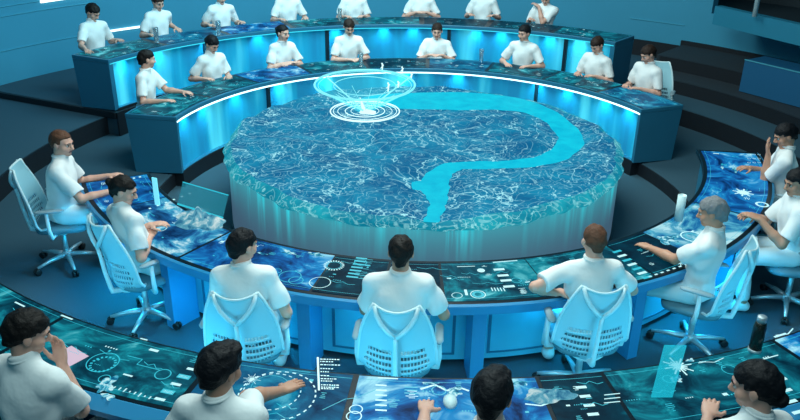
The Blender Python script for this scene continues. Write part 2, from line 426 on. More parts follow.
for i, a in enumerate(fins):
    b = MB(); b.arc(3.31, 3.57, 0.0, ZI-.05, a-.8, a+.8, step=.5); b.build('support_fin', MT['fascia'], D)
for a0, a1 in zip(fins, fins[1:]):
    b = MB()
    for rr in ((a0+2.2, a0+2.6), (a1-2.6, a1-2.2)): b.arc(3.31, 3.318, .1, ZI-.1, *rr, step=.5)
    b.arc(3.31, 3.318, .1, .115, a0+2.2, a1-2.2); b.arc(3.31, 3.318, ZI-.115, ZI-.1, a0+2.2, a1-2.2)
    b.build('panel_frame', MT['desk'], D)
def bars(I, r, a, n, w=.09, h=.03, gap=.062, mi=0):
    for j in range(n):
        I.rect(r, a, w, h, dy=(j-(n-1)/2)*gap, mi=mi); I.rect(r, a, w*.5, .006, dx=w*.8, dy=(j-(n-1)/2)*gap+.01, mi=1)
def ring_ui(I):
    pa = at(334, 266, ZI); r, a = math.hypot(pa[0], pa[1]), math.degrees(math.atan2(pa[1], pa[0]))
    I.ring(r, a, .062, .018, dash=1, n=44); I.ring(r, a, .052, .006, mi=1)
    pa = at(357, 268, ZI); bars(I, math.hypot(pa[0], pa[1]), math.degrees(math.atan2(pa[1], pa[0])), 7, .09, .022, .05, mi=1)
    for px, py, R in ((320, 283, .075), (290, 277, .08), (296, 281, .05)):
        q = at(px, py, ZI); I.ring(math.hypot(q[0], q[1]), math.degrees(math.atan2(q[1], q[0])), R, .006, mi=0 if px > 300 else 1)
def PA(px, py, z=ZI):
    q = at(px, py, z); return math.hypot(q[0], q[1]), math.degrees(math.atan2(q[1], q[0]))
def teal_ui(I):
    for j, (px, py) in enumerate(((499, 270), (503, 276), (506, 281), (509, 287))):
        I.rect(*PA(px, py), .085, .03)
    I.ring(*PA(481, 271), 0, .03, n=16); I.ring(*PA(478, 295), .05, .007); I.ring(*PA(478, 295), .025, .02, mi=1)
    I.ring(*PA(457, 296), .035, .005); I.rect(*PA(466, 293), .02, .08)
    I.rect(*PA(505, 262), .2, .012); I.rect(*PA(466, 267), .14, .008)
    for j in range(5): I.rect(*PA(492+j*3, 290), .008, .05, mi=0)
def right_bars(I):
    for j in range(7): I.rect(*PA(617+j*5, 252+j*4.3), .085, .028, mi=0 if j % 2 else 1)
    for j in range(8): I.rect(*PA(650+j*6, 277-j*2), .03, .015)
    I.star(*PA(680, 263), .06, .005)
def pale_ring(I):
    I.ring(*PA(692, 237), .085, .012); I.ring(*PA(692, 237), .05, .008, mi=1); I.blob(*PA(668, 240), .12, .10, seed=4, mi=1)
def snow(I):
    I.star(*PA(743, 193), .095, .016); I.blob(*PA(735, 170), .10, .04, seed=8); I.blob(*PA(722, 168), .05, .02, seed=3, mi=1)
    for j in range(3):
        for k in range(3): I.ring(*PA(749+j*5, 155+k*4), .012, .004)
    I.rect(*PA(716, 154), .02, .06); I.ring(*PA(762, 205), .04, .02, mi=0)
def mount(I):
    pass
def blue_spots(I):
    for px, py, s_ in ((289, 253, .05), (316, 255, .05), (262, 254, .03), (255, 246, .03)): I.blob(*PA(px, py), s_*1.6, s_*.7, seed=px)
def left_ui(I):
    for j in range(4): I.rect(*PA(122+j*6, 181-j*1.2), .03, .02)
    I.ring(*PA(160, 229), .05, .006); I.ring(*PA(160, 229), .03, .004, mi=1)
    for j in range(6): I.rect(*PA(150+j*8, 209-j*3), .025, .02)
segs = [(-153.3, -141.5, 'blue', left_ui, 8), (-141.1, -122.5, 'mount', mount, 8), (-122, -103.5, 'blue', blue_spots, 6), (-103.2, -95.2, 'dark', ring_ui, 8),
        (-94.8, -88, 'dark', None, 10), (-87.6, -75, 'teal', teal_ui, 10), (-74.8, -61, 'teal', None, 5), (-60.6, -52.5, 'dark', right_bars, 4),
        (-52.2, -35, 'pale', pale_ring, 3), (-34.5, -6.5, 'blue', snow, 6)]
for i, (a0, a1, st, fn, n) in enumerate(segs): screen(D, RI0+.06, RI1-.04, a0, a1, ZI, st, fn, seed=40+i, n=int(n*1.6)+2, bright=.4)
# ------------------------------------------------------------------ near outer desk
D = desk_root('curved_desk', 'outer curved near desk in the foreground, covered with glowing maps and dials')
OA0, OA1 = -142, -38
b = MB(); b.arc(RN0, RN1-.05, ZN-.05, ZN, OA0, OA1); bevel(b.build('desktop', MT['desk_black'], D), .006)
b = MB(); b.arc(0, 0, 0, 0, OA0, OA1, prof=[(RN1-.05, ZN-.07), (RN1+.03, ZN-.07), (RN1+.035, ZN-.03), (RN1-.04, ZN+.004), (RN1-.05, ZN-.0)]); b.build('edge_trim', MT['fascia'], D)
b = MB(); b.arc(RN0+.08, RN0+.12, T1+.0, ZN-.05, OA0+.5, OA1-.5); b.build('modesty_panel', MT['desk'], D)
for a in (-135, -113, -93, -81, -68, -45):
    b = MB(); b.arc(RN0+.12, RN1-.1, T1, ZN-.05, a-.5, a+.5, step=.5); b.build('support_fin', MT['desk'], D)
PN = lambda x, y: PA(x, y, ZN)
def f_left(I):
    q = PN(70, 357); I.rect(*q, .17, .13, mi=2, rot=.2); 
    I.ring(*PN(103, 363), .085, .006, mi=1); I.ring(*PN(103, 365), .06, .015, mi=1, dash=1)
    I.blob(*PN(107, 385), .06, .09, seed=2); I.blob(*PN(108, 397), .05, .03, seed=21)
    for j in range(8): I.rect(*PN(115+j*5, 388+j*1.5), .008, .012+.01*(j % 3))
    I.rect(*PN(128, 376), .06, .012); I.rect(*PN(154, 351), .06, .02); I.rect(*PN(144, 340), .05, .01); I.rect(*PN(67, 318), .1, .012); I.rect(*PN(20, 305), .1, .012)
    for j in range(5): I.rect(*PN(192-j*8, 370+j*7.5), .06, .020); I.rect(*PN(192-j*8, 370+j*7.5), .075, .034, mi=1) if j % 2 else None
    I.line(*PN(150, 362), [(-.15, 0), (-.05, 0), (-.05, .05), (.1, .05)], .005, 1); I.ring(*PN(163, 375), .04, .006, mi=1)
def f_mid(I):
    I.ring(*PN(277, 396), .20, .008, dash=1, n=60); I.ring(*PN(272, 392), .15, .006, dash=1, n=50); I.ring(*PN(270, 388), .10, .003, mi=1)
    I.ring(*PN(356, 410), .03, .006); I.ring(*PN(354, 417), .035, .006)
    I.line(*PN(345, 400), [(-.1, .1), (0, 0), (.06, -.02), (.15, -.1)], .004, 1)
    I.star(*PN(252, 380), .05, .003, mi=0); I.rect(*PN(300, 372), .12, .004, mi=1)
def f_cen(I):
    I.rect(*PN(388, 379), .11, .01)
    for j in range(6): I.rect(*PN(381, 386+j*5), .06, .012)
    for j in range(3): I.rect(*PN(411, 388+j*3), .07, .008, mi=1)
    I.line(*PN(450, 388), [(-.16, .02), (-.08, -.02), (-.02, .03), (.05, 0), (.1, .03)], .012, 0)
    I.blob(*PN(455, 392), .05, .05, seed=5); I.blob(*PN(520, 384), .07, .02, seed=6); I.blob(*PN(430, 384), .06, .015, seed=61)
    I.blob(*PN(552, 396), .13, .05, seed=9); I.line(*PN(540, 404), [(-.08, 0), (0, .02), (.08, -.01)], .01, 0)
def f_bars(I):
    for j in range(5): I.rect(*PN(581+j*4, 388+j*9), .06, .022)
def f_right(I):
    I.star(*PN(678, 367), .085, .010); I.blob(*PN(676, 380), .05, .035, seed=12); I.blob(*PN(690, 361), .03, .02, seed=13)
    for j in range(3): I.rect(*PN(612, 395+j*4), .09, .007)
    I.line(*PN(712, 361), [(-.08, -.01), (0, .02), (.08, 0)], .005); I.rect(*PN(725, 395), .03, .02); I.rect(*PN(702, 363), .05, .006)
def f_far(I):
    for j in range(4): I.rect(*PN(782+j*5, 380+j*11), .06, .022)
    I.rect(*PN(780, 336), .10, .015); I.rect(*PN(770, 358), .12, .008); I.line(*PN(785, 333), [(-.08, 0), (0, .02), (.08, -.01)], .008)
segs = [(-141.5, -117.4, 'teal', None, 14), (-117, -104.4, 'teal', f_left, 5), (-104, -94.8, 'deep', f_mid, 3), (-94.4, -83, 'blue', f_cen, 6),
        (-82.7, -78.6, 'dark', f_bars, 3), (-78.3, -65, 'teal', f_right, 6), (-64.6, -38.5, 'blue', f_far, 8)]
for i, (a0, a1, st, fn, n) in enumerate(segs): screen(D, RN0+.02, RN1-.08, a0, a1, ZN, st, fn, seed=80+i, n=int(n*1.8)+4, bright=.35)
# ------------------------------------------------------------------ map table
HR = 2.22; HZ = 0.70
def relief_mat(name, deep, high, line, es, sc=1.5, freq=9.0, lw=0.10):
    m, nt, b = nodes(name); L = nt.links.new
    b.inputs['Base Color'].default_value = (0.0, 0.02, 0.04, 1); b.inputs['Roughness'].default_value = 0.6; b.inputs['Specular IOR Level'].default_value = 0.05
    tc = nt.nodes.new('ShaderNodeTexCoord')
    def noise(scale, det, dist, rough=.5):
        n = nt.nodes.new('ShaderNodeTexNoise'); n.inputs['Scale'].default_value = scale; n.inputs['Detail'].default_value = det
        n.inputs['Distortion'].default_value = dist; n.inputs['Roughness'].default_value = rough
        L(tc.outputs['Object'], n.inputs['Vector']); return n.outputs['Fac']
    def math_(op, a, b_=None, c=None):
        n = nt.nodes.new('ShaderNodeMath'); n.operation = op
        for i, v in enumerate((a, b_, c)):
            if v is None: continue
            if isinstance(v, (int, float)): n.inputs[i].default_value = v
            else: L(v, n.inputs[i])
        return n.outputs[0]
    def contour(src, k, w):
        f = math_('FRACT', math_('MULTIPLY', src, k)); d = math_('ABSOLUTE', math_('SUBTRACT', f, 0.5))
        mr = nt.nodes.new('ShaderNodeMapRange'); mr.interpolation_type = 'SMOOTHSTEP'
        mr.inputs['From Min'].default_value = 0.5-w; mr.inputs['From Max'].default_value = 0.5; L(d, mr.inputs['Value'])
        return mr.outputs['Result']
    a = noise(sc, 3, 0.5, .5); c1 = contour(a, freq, lw); c2 = contour(noise(sc*2.6, 3, .4, .5), freq*.8, lw*1.2)
    c3 = contour(noise(sc*.62, 5, 0.3, .55), 6, .035)
    msk = nt.nodes.new('ShaderNodeMapRange'); L(noise(1.1, 3, 0), msk.inputs['Value']); msk.inputs['From Min'].default_value = .36; msk.inputs['From Max'].default_value = .64
    fine = math_('MULTIPLY', c2, math_('MULTIPLY_ADD', msk.outputs['Result'], 0.75, 0.12))
    tot = math_('MINIMUM', math_('ADD', math_('ADD', math_('MULTIPLY', c1, .42), math_('MULTIPLY', fine, .60)), math_('MULTIPLY', c3, .85)), 1.0)
    base = nt.nodes.new('ShaderNodeValToRGB'); e = base.color_ramp.elements
    e[0].position = .38; e[0].color = (*deep, 1); e[1].position = .66; e[1].color = (*high, 1); L(noise(2.6, 7, .5, .65), base.inputs['Fac'])
    mx = nt.nodes.new('ShaderNodeMix'); mx.data_type = 'RGBA'; L(tot, mx.inputs['Factor']); L(base.outputs['Color'], mx.inputs['A']); mx.inputs['B'].default_value = (*line, 1)
    L(mx.outputs['Result'], b.inputs['Emission Color']); b.inputs['Emission Strength'].default_value = es
    return m
MT['relief'] = relief_mat('hologram_contour_map', (0.003, 0.10, 0.24), (0.008, 0.25, 0.42), (0.42, 0.90, 0.95), 1.0, 1.9, 12, .085)
MT['rim'] = relief_mat('hologram_map_edge', (0.004, 0.22, 0.34), (0.02, 0.48, 0.58), (0.40, 0.95, 0.98), 0.85, 3.0, 6, .1)
MT['river'] = screen_mat('hologram_river_water', [(0.3, (0.0, 0.38, 0.56)), (0.7, (0.004, 0.52, 0.66))], 6, 4, .3, 1.1)

river_px = [(366, 103, .18), (385, 101, .30), (410, 101, .36), (450, 101, .40), (490, 102, .36), (520, 106, .27), (540, 112, .19), (556, 121, .155), (567, 132, .15), (571, 141, .145),
            (565, 150, .14), (552, 158, .13), (532, 162.5, .12), (505, 165, .11), (475, 165.5, .105), (455, 166.5, .11), (444, 171, .12), (437, 178, .13), (434, 186, .15),
            (436, 194, .12), (438, 201, .085), (437, 208, .075), (434, 215, .07), (431, 222, .065), (429, 227, .07)]
rp = [(*at(x, y, HZ)[:2], w) for x, y, w in river_px]
RP = []
for i in range(len(rp)-1):          # smooth subdivision
    p0 = rp[max(0, i-1)]; p1 = rp[i]; p2 = rp[i+1]; p3 = rp[min(len(rp)-1, i+2)]
    for k in range(6):
        t = k/6
        RP.append(tuple(0.5*((2*p1[j])+(-p0[j]+p2[j])*t+(2*p0[j]-5*p1[j]+4*p2[j]-p3[j])*t*t+(-p0[j]+3*p1[j]-3*p2[j]+p3[j])*t**3) for j in range(3)))
RP.append(rp[-1])
RPa = np.array(RP)
rs = np.random.RandomState(3)
WV = [(rs.uniform(1, 7)*s_, rs.uniform(-PI, PI), rs.uniform(0, 6.28)) for s_ in (1, 1, 1, 1.5, 2, 2.5)]
def rim_r(a): return HR+0.014*math.sin(9*a+1)+0.010*math.sin(17*a+2)+0.007*math.sin(31*a)+0.006*math.sin(53*a)
def hgt(x, y):
    v = 0
    for i, (k, d, p) in enumerate(WV): v += math.sin(k*(x*math.cos(d)+y*math.sin(d))+p+1.3*math.sin(1.7*y+i))/(1+.5*i)
    v = 0.022*abs(v)**1.1
    dr = np.min(np.hypot(RPa[:, 0]-x, RPa[:, 1]-y)-RPa[:, 2])
    q = min(1, max(0, dr/0.22)); return -0.02+(v+0.028)*q
tab = empty('map_table', (0, 0, PIT)); tag(tab, 'huge round glowing blue relief map with a cyan river filling the middle', 'table')
b = MB(); NA, NR = 240, 60; vs = [(0, 0, HZ+hgt(0, 0)-PIT)]; fs = []; mi = []
for j in range(1, NR+1):
    for i in range(NA):
        a = 2*PI*i/NA; rr = rim_r(a)*(j/NR)**.8; x, y = rr*math.cos(a), rr*math.sin(a)
        e = max(0, (j/NR)**.8-0.955)/0.045
        vs.append((x, y, HZ+hgt(x, y)*(1-e)-0.04*e*e-PIT))
for i in range(NA): fs.append((0, 1+i, 1+(i+1) % NA)); mi.append(0)
for j in range(NR-1):
    for i in range(NA):
        o0 = 1+j*NA; o1 = o0+NA; fs.append((o0+i, o1+i, o1+(i+1) % NA, o0+(i+1) % NA)); mi.append(1 if j >= NR-4 else 0)
n0 = len(vs); o0 = 1+(NR-1)*NA
for i in range(NA): p = vs[o0+i]; vs.append((p[0]*.985, p[1]*.985, HZ-.085-PIT-.008*math.sin(i*.9)-.006*math.sin(i*.37)))
for i in range(NA): fs.append((o0+i, n0+i, n0+(i+1) % NA, o0+(i+1) % NA)); mi.append(1)
b.add(vs, fs); b.m = mi
b.build('relief_map', [MT['relief'], MT['rim']], tab, smooth=True)
b = MB(); vs = []; fs = []
for i, (x, y, w) in enumerate(RP):
    p0 = RP[max(0, i-1)]; p1 = RP[min(len(RP)-1, i+1)]; t = np.array([p1[0]-p0[0], p1[1]-p0[1]]); t /= np.linalg.norm(t)
    w = w+0.008*math.sin(i*.7)+.004*math.sin(i*1.4); nx, ny = -t[1]*w, t[0]*w
    for k in range(7):
        f = k/3-1; X, Y = x+nx*f, y+ny*f; R_ = math.hypot(X, Y); lim = rim_r(math.atan2(Y, X))*.985
        if R_ > lim: X *= lim/R_; Y *= lim/R_
        vs.append((X, Y, HZ+.004-PIT-.0*abs(f)))
for i in range(len(RP)-1):
    for k in range(6): fs.append((i*7+k, i*7+k+1, i*7+k+8, i*7+k+7))
b.add(vs, fs)
q = at(421, 186, HZ); n0 = 28; b.add([(q[0], q[1], HZ+.0035-PIT)]+[(q[0]+.13*math.cos(u*2*PI/n0)*(1+.15*math.sin(u*1.9)), q[1]+.12*math.sin(u*2*PI/n0), HZ+.0035-PIT) for u in range(n0)], [(0, 1+u, 1+(u+1) % n0) for u in range(n0)])
b.build('river', MT['river'], tab, smooth=True)
# drum under the map: grey cloth of light with falling cyan streaks
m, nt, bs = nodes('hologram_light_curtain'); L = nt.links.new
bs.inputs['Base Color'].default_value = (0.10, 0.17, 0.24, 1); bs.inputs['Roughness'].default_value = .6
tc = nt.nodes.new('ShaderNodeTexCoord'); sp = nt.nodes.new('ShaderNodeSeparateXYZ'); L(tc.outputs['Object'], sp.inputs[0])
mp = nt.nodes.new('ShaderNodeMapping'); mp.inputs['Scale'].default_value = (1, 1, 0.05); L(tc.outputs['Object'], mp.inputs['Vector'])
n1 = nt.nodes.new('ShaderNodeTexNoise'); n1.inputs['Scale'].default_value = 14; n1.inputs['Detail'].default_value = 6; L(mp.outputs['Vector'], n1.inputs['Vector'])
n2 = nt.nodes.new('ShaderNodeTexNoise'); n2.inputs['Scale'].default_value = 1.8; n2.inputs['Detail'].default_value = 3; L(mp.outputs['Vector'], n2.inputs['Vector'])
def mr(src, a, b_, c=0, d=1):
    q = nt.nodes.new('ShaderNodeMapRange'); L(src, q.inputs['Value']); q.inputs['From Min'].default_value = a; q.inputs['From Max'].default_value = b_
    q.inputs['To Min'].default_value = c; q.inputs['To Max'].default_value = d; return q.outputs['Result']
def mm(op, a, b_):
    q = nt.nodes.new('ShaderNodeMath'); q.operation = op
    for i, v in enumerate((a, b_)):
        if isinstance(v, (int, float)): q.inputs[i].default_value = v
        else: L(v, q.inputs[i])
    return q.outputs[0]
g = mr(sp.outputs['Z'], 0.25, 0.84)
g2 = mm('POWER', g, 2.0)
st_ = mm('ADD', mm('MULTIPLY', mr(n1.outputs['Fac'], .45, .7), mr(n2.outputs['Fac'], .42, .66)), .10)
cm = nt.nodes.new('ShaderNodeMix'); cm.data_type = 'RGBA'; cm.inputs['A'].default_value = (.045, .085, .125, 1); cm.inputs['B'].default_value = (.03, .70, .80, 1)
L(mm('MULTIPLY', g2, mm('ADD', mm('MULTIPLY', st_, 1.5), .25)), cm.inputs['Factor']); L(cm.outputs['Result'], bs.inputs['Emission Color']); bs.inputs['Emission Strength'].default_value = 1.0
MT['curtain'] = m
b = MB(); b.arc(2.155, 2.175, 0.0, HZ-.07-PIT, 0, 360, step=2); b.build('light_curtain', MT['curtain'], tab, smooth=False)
b = MB(); b.lathe([(2.19, 0), (2.19, .04), (2.10, .05)], n=96); b.build('base_ring', MT['post'], tab)

# projection cone above the map
ax = at(365, 116, HZ+.02)
def zfor(px, py, x, y):
    best = None
    for i in range(200):
        z = .7+i*.01; v = np.array([x, y, z])-_C; w = v@_F; Y = 210-FPX*(v@_U2)/w
        if best is None or abs(Y-py) < best[0]: best = (abs(Y-py), z)
    return best[1]
zt = zfor(367, 84, ax[0], ax[1]); RT = 42/70.0
cone = empty('hologram_cone', (ax[0], ax[1], HZ)); tag(cone, 'transparent glowing cyan cone of light standing on the map over bright rings', 'hologram')
m, nt, bs = nodes('hologram_cone_light'); bs.inputs['Base Color'].default_value = (0, .1, .15, 1); bs.inputs['Alpha'].default_value = .11
bs.inputs['Emission Color'].default_value = (.08, .85, .95, 1); bs.inputs['Emission Strength'].default_value = 2.0; bs.inputs['Specular IOR Level'].default_value = 0
MT['beam'] = m
H = zt-HZ
TL = .03
MT['conering'] = emat('hologram_ring_light', (0.22, 0.85, 0.92), 1.1)
b = MB(); vs = []; n = 48
for i in range(n):
    a = 2*PI*i/n; vs.append((.05*math.cos(a), .05*math.sin(a), .06)); vs.append((RT*math.cos(a), RT*math.sin(a), H+TL*RT*math.sin(a)))
b.add(vs, [(2*i, 2*((i+1) % n), 2*((i+1) % n)+1, 2*i+1) for i in range(n)]); b.build('light_cone', MT['beam'], cone, smooth=True)
def circ(R, z, n=64, tl=0.0): return [(R*math.cos(2*PI*i/n), R*math.sin(2*PI*i/n), z+tl*R*math.sin(2*PI*i/n)) for i in range(n)]
b = MB(); b.tube(circ(RT, H, 64, TL), .013, 6, True); b.build('upper_ring', MT['conering'], cone)
b = MB(); b.tube(circ(RT*.62, H-.02, 64, TL), .005, 5, True); b.tube(circ(RT*.93, H-.01, 64, TL), .004, 5, True)
for i in range(5): a = (-2.7, -.45, .5, 2.6, -2.2)[i]; b.tube([(0.04*math.cos(a), .04*math.sin(a), .1), (RT*math.cos(a), RT*math.sin(a), H+TL*RT*math.sin(a))], .009, 5)
for i in range(9): a = i*.7; b.tube([(0.02*math.cos(a), .02*math.sin(a), .1), (RT*.6*math.cos(a), RT*.6*math.sin(a), H*(.7+.1*math.sin(i*3)))], .0035, 4)
b.build('ray_lines', MT['conering'], cone)
for R_, t_ in ((.42, .008), (.385, .004), (.33, .0035), (.24, .005), (.17, .0035)):
    b = MB(); b.tube(circ(R_, .085), t_, 6, True); b.build('base_ring', MT['holowhite'], cone)
b = MB(); b.tube([(-.02, 0, .06), (-.02, 0, .12), (-.06, .0, .25)], [.05, .022, .006], 10); b.tube([(0, -.02, .085), (.13, -.06, .085)], [.035, .02], 8); b.build('bright_core', MT['holowhite'], cone, smooth=True)
for px, py, hh in ((382, 70, .09), (402, 72, .07), (388, 90, .09), (411, 78, .07), (398, 86, .06)):
    x = (px-366)/70.0; z_ = H+.0
    q = at(px, py, zt); b = MB(); X, Y = q[0]-ax[0], q[1]-ax[1]
    b.tube([(X, Y, H-.02), (X+.008, Y, H-.02+hh)], [.007, .012], 6); b.tube([(X-.018, Y, H-.02+hh*.45), (X+.022, Y, H+hh*.75)], .004, 5)
    b.lathe([(.002, 0), (.012, .01), (.002, .025)], (X, Y, H-.02+hh), 8); b.build('marker', MT['holowhite'], cone)

# cloud covered mountain relief shown on the left near display
def relief_patch(px, py, z, rx, ry, h, label, mt, seed):
    q = at(px, py, z); rd = np.random.RandomState(seed); n = 28; vs = []; fs = []
    ph = rd.uniform(0, 6.28, 8); a0 = math.atan2(q[1], q[0])
    for j in range(n):
        for i in range(n):
            u, v = 2*i/(n-1)-1, 2*j/(n-1)-1; rr = math.hypot(u, v)
            if rr > 1e-6: s_ = max(abs(u), abs(v))/rr; uu, vv = u*s_, v*s_
            else: uu = vv = 0
            R_ = math.hypot(uu, vv); aa = math.atan2(vv, uu); q_ = 1+.12*math.sin(3*aa+ph[0])+.08*math.sin(5*aa+ph[1])+.05*math.sin(9*aa+ph[2])
            hh = h*max(0, 1-R_**1.6)*(.6+.4*math.sin(6*uu+ph[3])*math.sin(5*vv+ph[4])+.3*math.sin(13*uu+ph[5])*math.sin(11*vv+ph[6]))
            X, Y = uu*rx*q_, vv*ry*q_
            vs.append((-X*math.sin(a0)+Y*math.cos(a0), X*math.cos(a0)+Y*math.sin(a0), max(0.0, hh)))
    for j in range(n-1):
        for i in range(n-1): o = j*n+i; fs.append((o, o+1, o+n+1, o+n))
    b = MB(); b.add(vs, fs); o = b.build('hologram_mountain', mt, None, True, (q[0], q[1], z+.008)); tag(o, label, 'hologram'); return o
MT['cloud'] = screen_mat('hologram_snow_and_cloud', [(0.38, (0.02, 0.16, 0.3)), (0.50, (0.12, 0.42, 0.55)), (0.60, (0.50, 0.72, 0.75)), (0.7, (0.75, 0.9, 0.9))], 9, 6, .6, .8)
relief_patch(199, 221, ZI, .25, .17, .09, 'pale glowing cloud-covered mountain relief on the left near display', MT['cloud'], 2)
relief_patch(549, 397, ZN, .14, .06, .03, 'small pale glowing mountain relief on the foreground display', MT['cloud'], 5)

# ------------------------------------------------------------------ office chair
def make_chair():
    root = empty('office_chair'); f = MB()
    # seat
    n = 20; vs = []; top = []; SW, SD = .245, .235
    def sq(u): return math.copysign(abs(u)**.6, u)
    rings = [(0.02, .0), (.7, .004), (.96, 0), (1.0, -.02), (.97, -.05), (.6, -.062), (.02, -.062)]
    for s_, dz in rings:
        for k in range(32):
            a = 2*PI*k/32; X, Y = SW*sq(math.cos(a))*s_, SD*sq(math.sin(a))*s_
            vs.append((X, Y+.02, .465+dz-.02*max(0, (Y/SD))**3+.012*(X/SW)**2))
    for i in range(len(rings)-1):
        for k in range(32): f.f.append((i*32+k, i*32+(k+1) % 32, (i+1)*32+(k+1) % 32, (i+1)*32+k))
    f.v = vs; f.f.append(tuple(range(32))); f.f.append(tuple(6*32+k for k in range(31, -1, -1))); f.m = [0]*len(f.f)
    f.build('seat', MT['chairseat'], root, True)
    # perforated suspension back
    nu, nv = 97, 61; vs = []; fs = []
    def bp(u, v):
        hw = .272-.050*v-.075*v**4+.01*math.sin(PI*v) if v > .12 else .270*(.78+.22*math.sin(PI/2*v/.12))
        z = .375+.64*v+.025*abs(u)**2*v+(0.05*(1-v)**6)*abs(u)**2*2
        y = -.255-.085*v+.05*math.sin(PI*min(1, v*1.15))*.6+.11*u*u*(1-.45*v)+.15*max(0, .22-v)**1.5*4
        return (hw*u, y, z)
    for j in range(nv):
        for i in range(nu): vs.append(bp(2*i/(nu-1)-1, j/(nv-1)))
    for j in range(nv-1):
        for i in range(nu-1):
            uu = abs(i-48+.5); hole = False
            if 5 <= j < 29 and 6 <= uu < 40-abs(j-15)*.45 and (j-5) % 5 < 3 and int(uu-6) % 4 != 3: hole = True
            if not hole: o = j*nu+i; fs.append((o, o+1, o+nu+1, o+nu))
    b = MB(); b.add(vs, fs); o = b.build('backrest', MT['chairmesh'], root, True)
    sd = o.modifiers.new('solid', 'SOLIDIFY'); sd.thickness = .007
    # frame: rim, Y straps and spine
    b = MB(); 
    def off(p, d=.012): return (p[0], p[1]-d, p[2])
    b.tube([bp(-1, v/10) for v in range(0, 11)], .011, 8); b.tube([bp(1, v/10) for v in range(0, 11)], .011, 8)
    b.tube([bp(u/8-1, 0) for u in range(17)], .010, 8); b.tube([bp(u/8-1, 1) for u in range(17)], .009, 8)
    for s_ in (-1, 1):
        P = [off(bp(s_*(.95-.93*t), 1-.30*t), .016+.02*t) for t in (0, .25, .5, .75, 1)]
        b.tube(P, [.012, .015, .017, .017, .016], 8)
    b.tube([off(bp(0, .71), .038), off(bp(0, .60), .042), off(bp(0, .35), .05), off(bp(0, .1), .05), (0, -.27, .40), (0, -.16, .375), (0, 0, .375)], [.015, .015, .017, .019, .024, .026, .03], 8)
    b.build('back_frame', MT['chair'], root, True)
    for s_ in (-1, 1):
        b = MB(); b.tube([(s_*.18, -.02, .40), (s_*.275, -.04, .41), (s_*.285, -.05, .50), (s_*.28, -.05, .655)], [.018, .02, .018, .016], 8)
        a_ = b.build('armrest', MT['chair'], root, True)
        b = MB(); b.tube([(s_*.28, -.15, .672), (s_*.28, -.12, .676), (s_*.277, .06, .678), (s_*.27, .10, .672)], [.012, .030, .030, .014], 10)
        b.v = [(x, y, .674+(z-.674)*.55) for x, y, z in b.v]; b.build('arm_pad', MT['chairpad'], a_, True)
    b = MB(); b.lathe([(.06, .33), (.075, .36), (.07, .40), (.03, .405)], n=20); b.lathe([(.024, .10), (.024, .34)], n=16); b.lathe([(.045, .075), (.045, .12), (.03, .14)], n=16)
    b.build('gas_column', MT['chrome'], root, True)
    for k in range(5):
        a = 2*PI*k/5+.35; c_, s_ = math.cos(a), math.sin(a)
        b = MB(); b.tube([(.03*c_, .03*s_, .105), (.17*c_, .17*s_, .095), (.30*c_, .30*s_, .070)], [.026, .020, .013], 8)
        lg = b.build('base_leg', MT['chrome'], root, True)
        b = MB()
        for w_ in (-.017, .017):
            cx, cy = .305*c_-w_*s_, .305*s_+w_*c_
            P = [(cx-s_*d_, cy+c_*d_, .0315) for d_ in (-.010, -.009, .009, .010)]
            b.tube(P, [.022, .031, .031, .022], 14)
        b.tube([(.302*c_, .302*s_, .04), (.302*c_, .302*s_, .072)], .011, 8)
        b.build('caster', MT['black'], lg, True)
    return root
chair0 = make_chair(); chair_used = [False]
def place_chair(x, y, z, fx, fy, label, group, turn=0):
    o = chair0 if not chair_used[0] else copy_tree(chair0)
    chair_used[0] = True
    o.location = (x, y, z); o.rotation_euler = (0, 0, math.atan2(fy, fx)-PI/2+turn)
    o['label'] = label; o['category'] = 'chair'
    if group: o['group'] = group
    return o

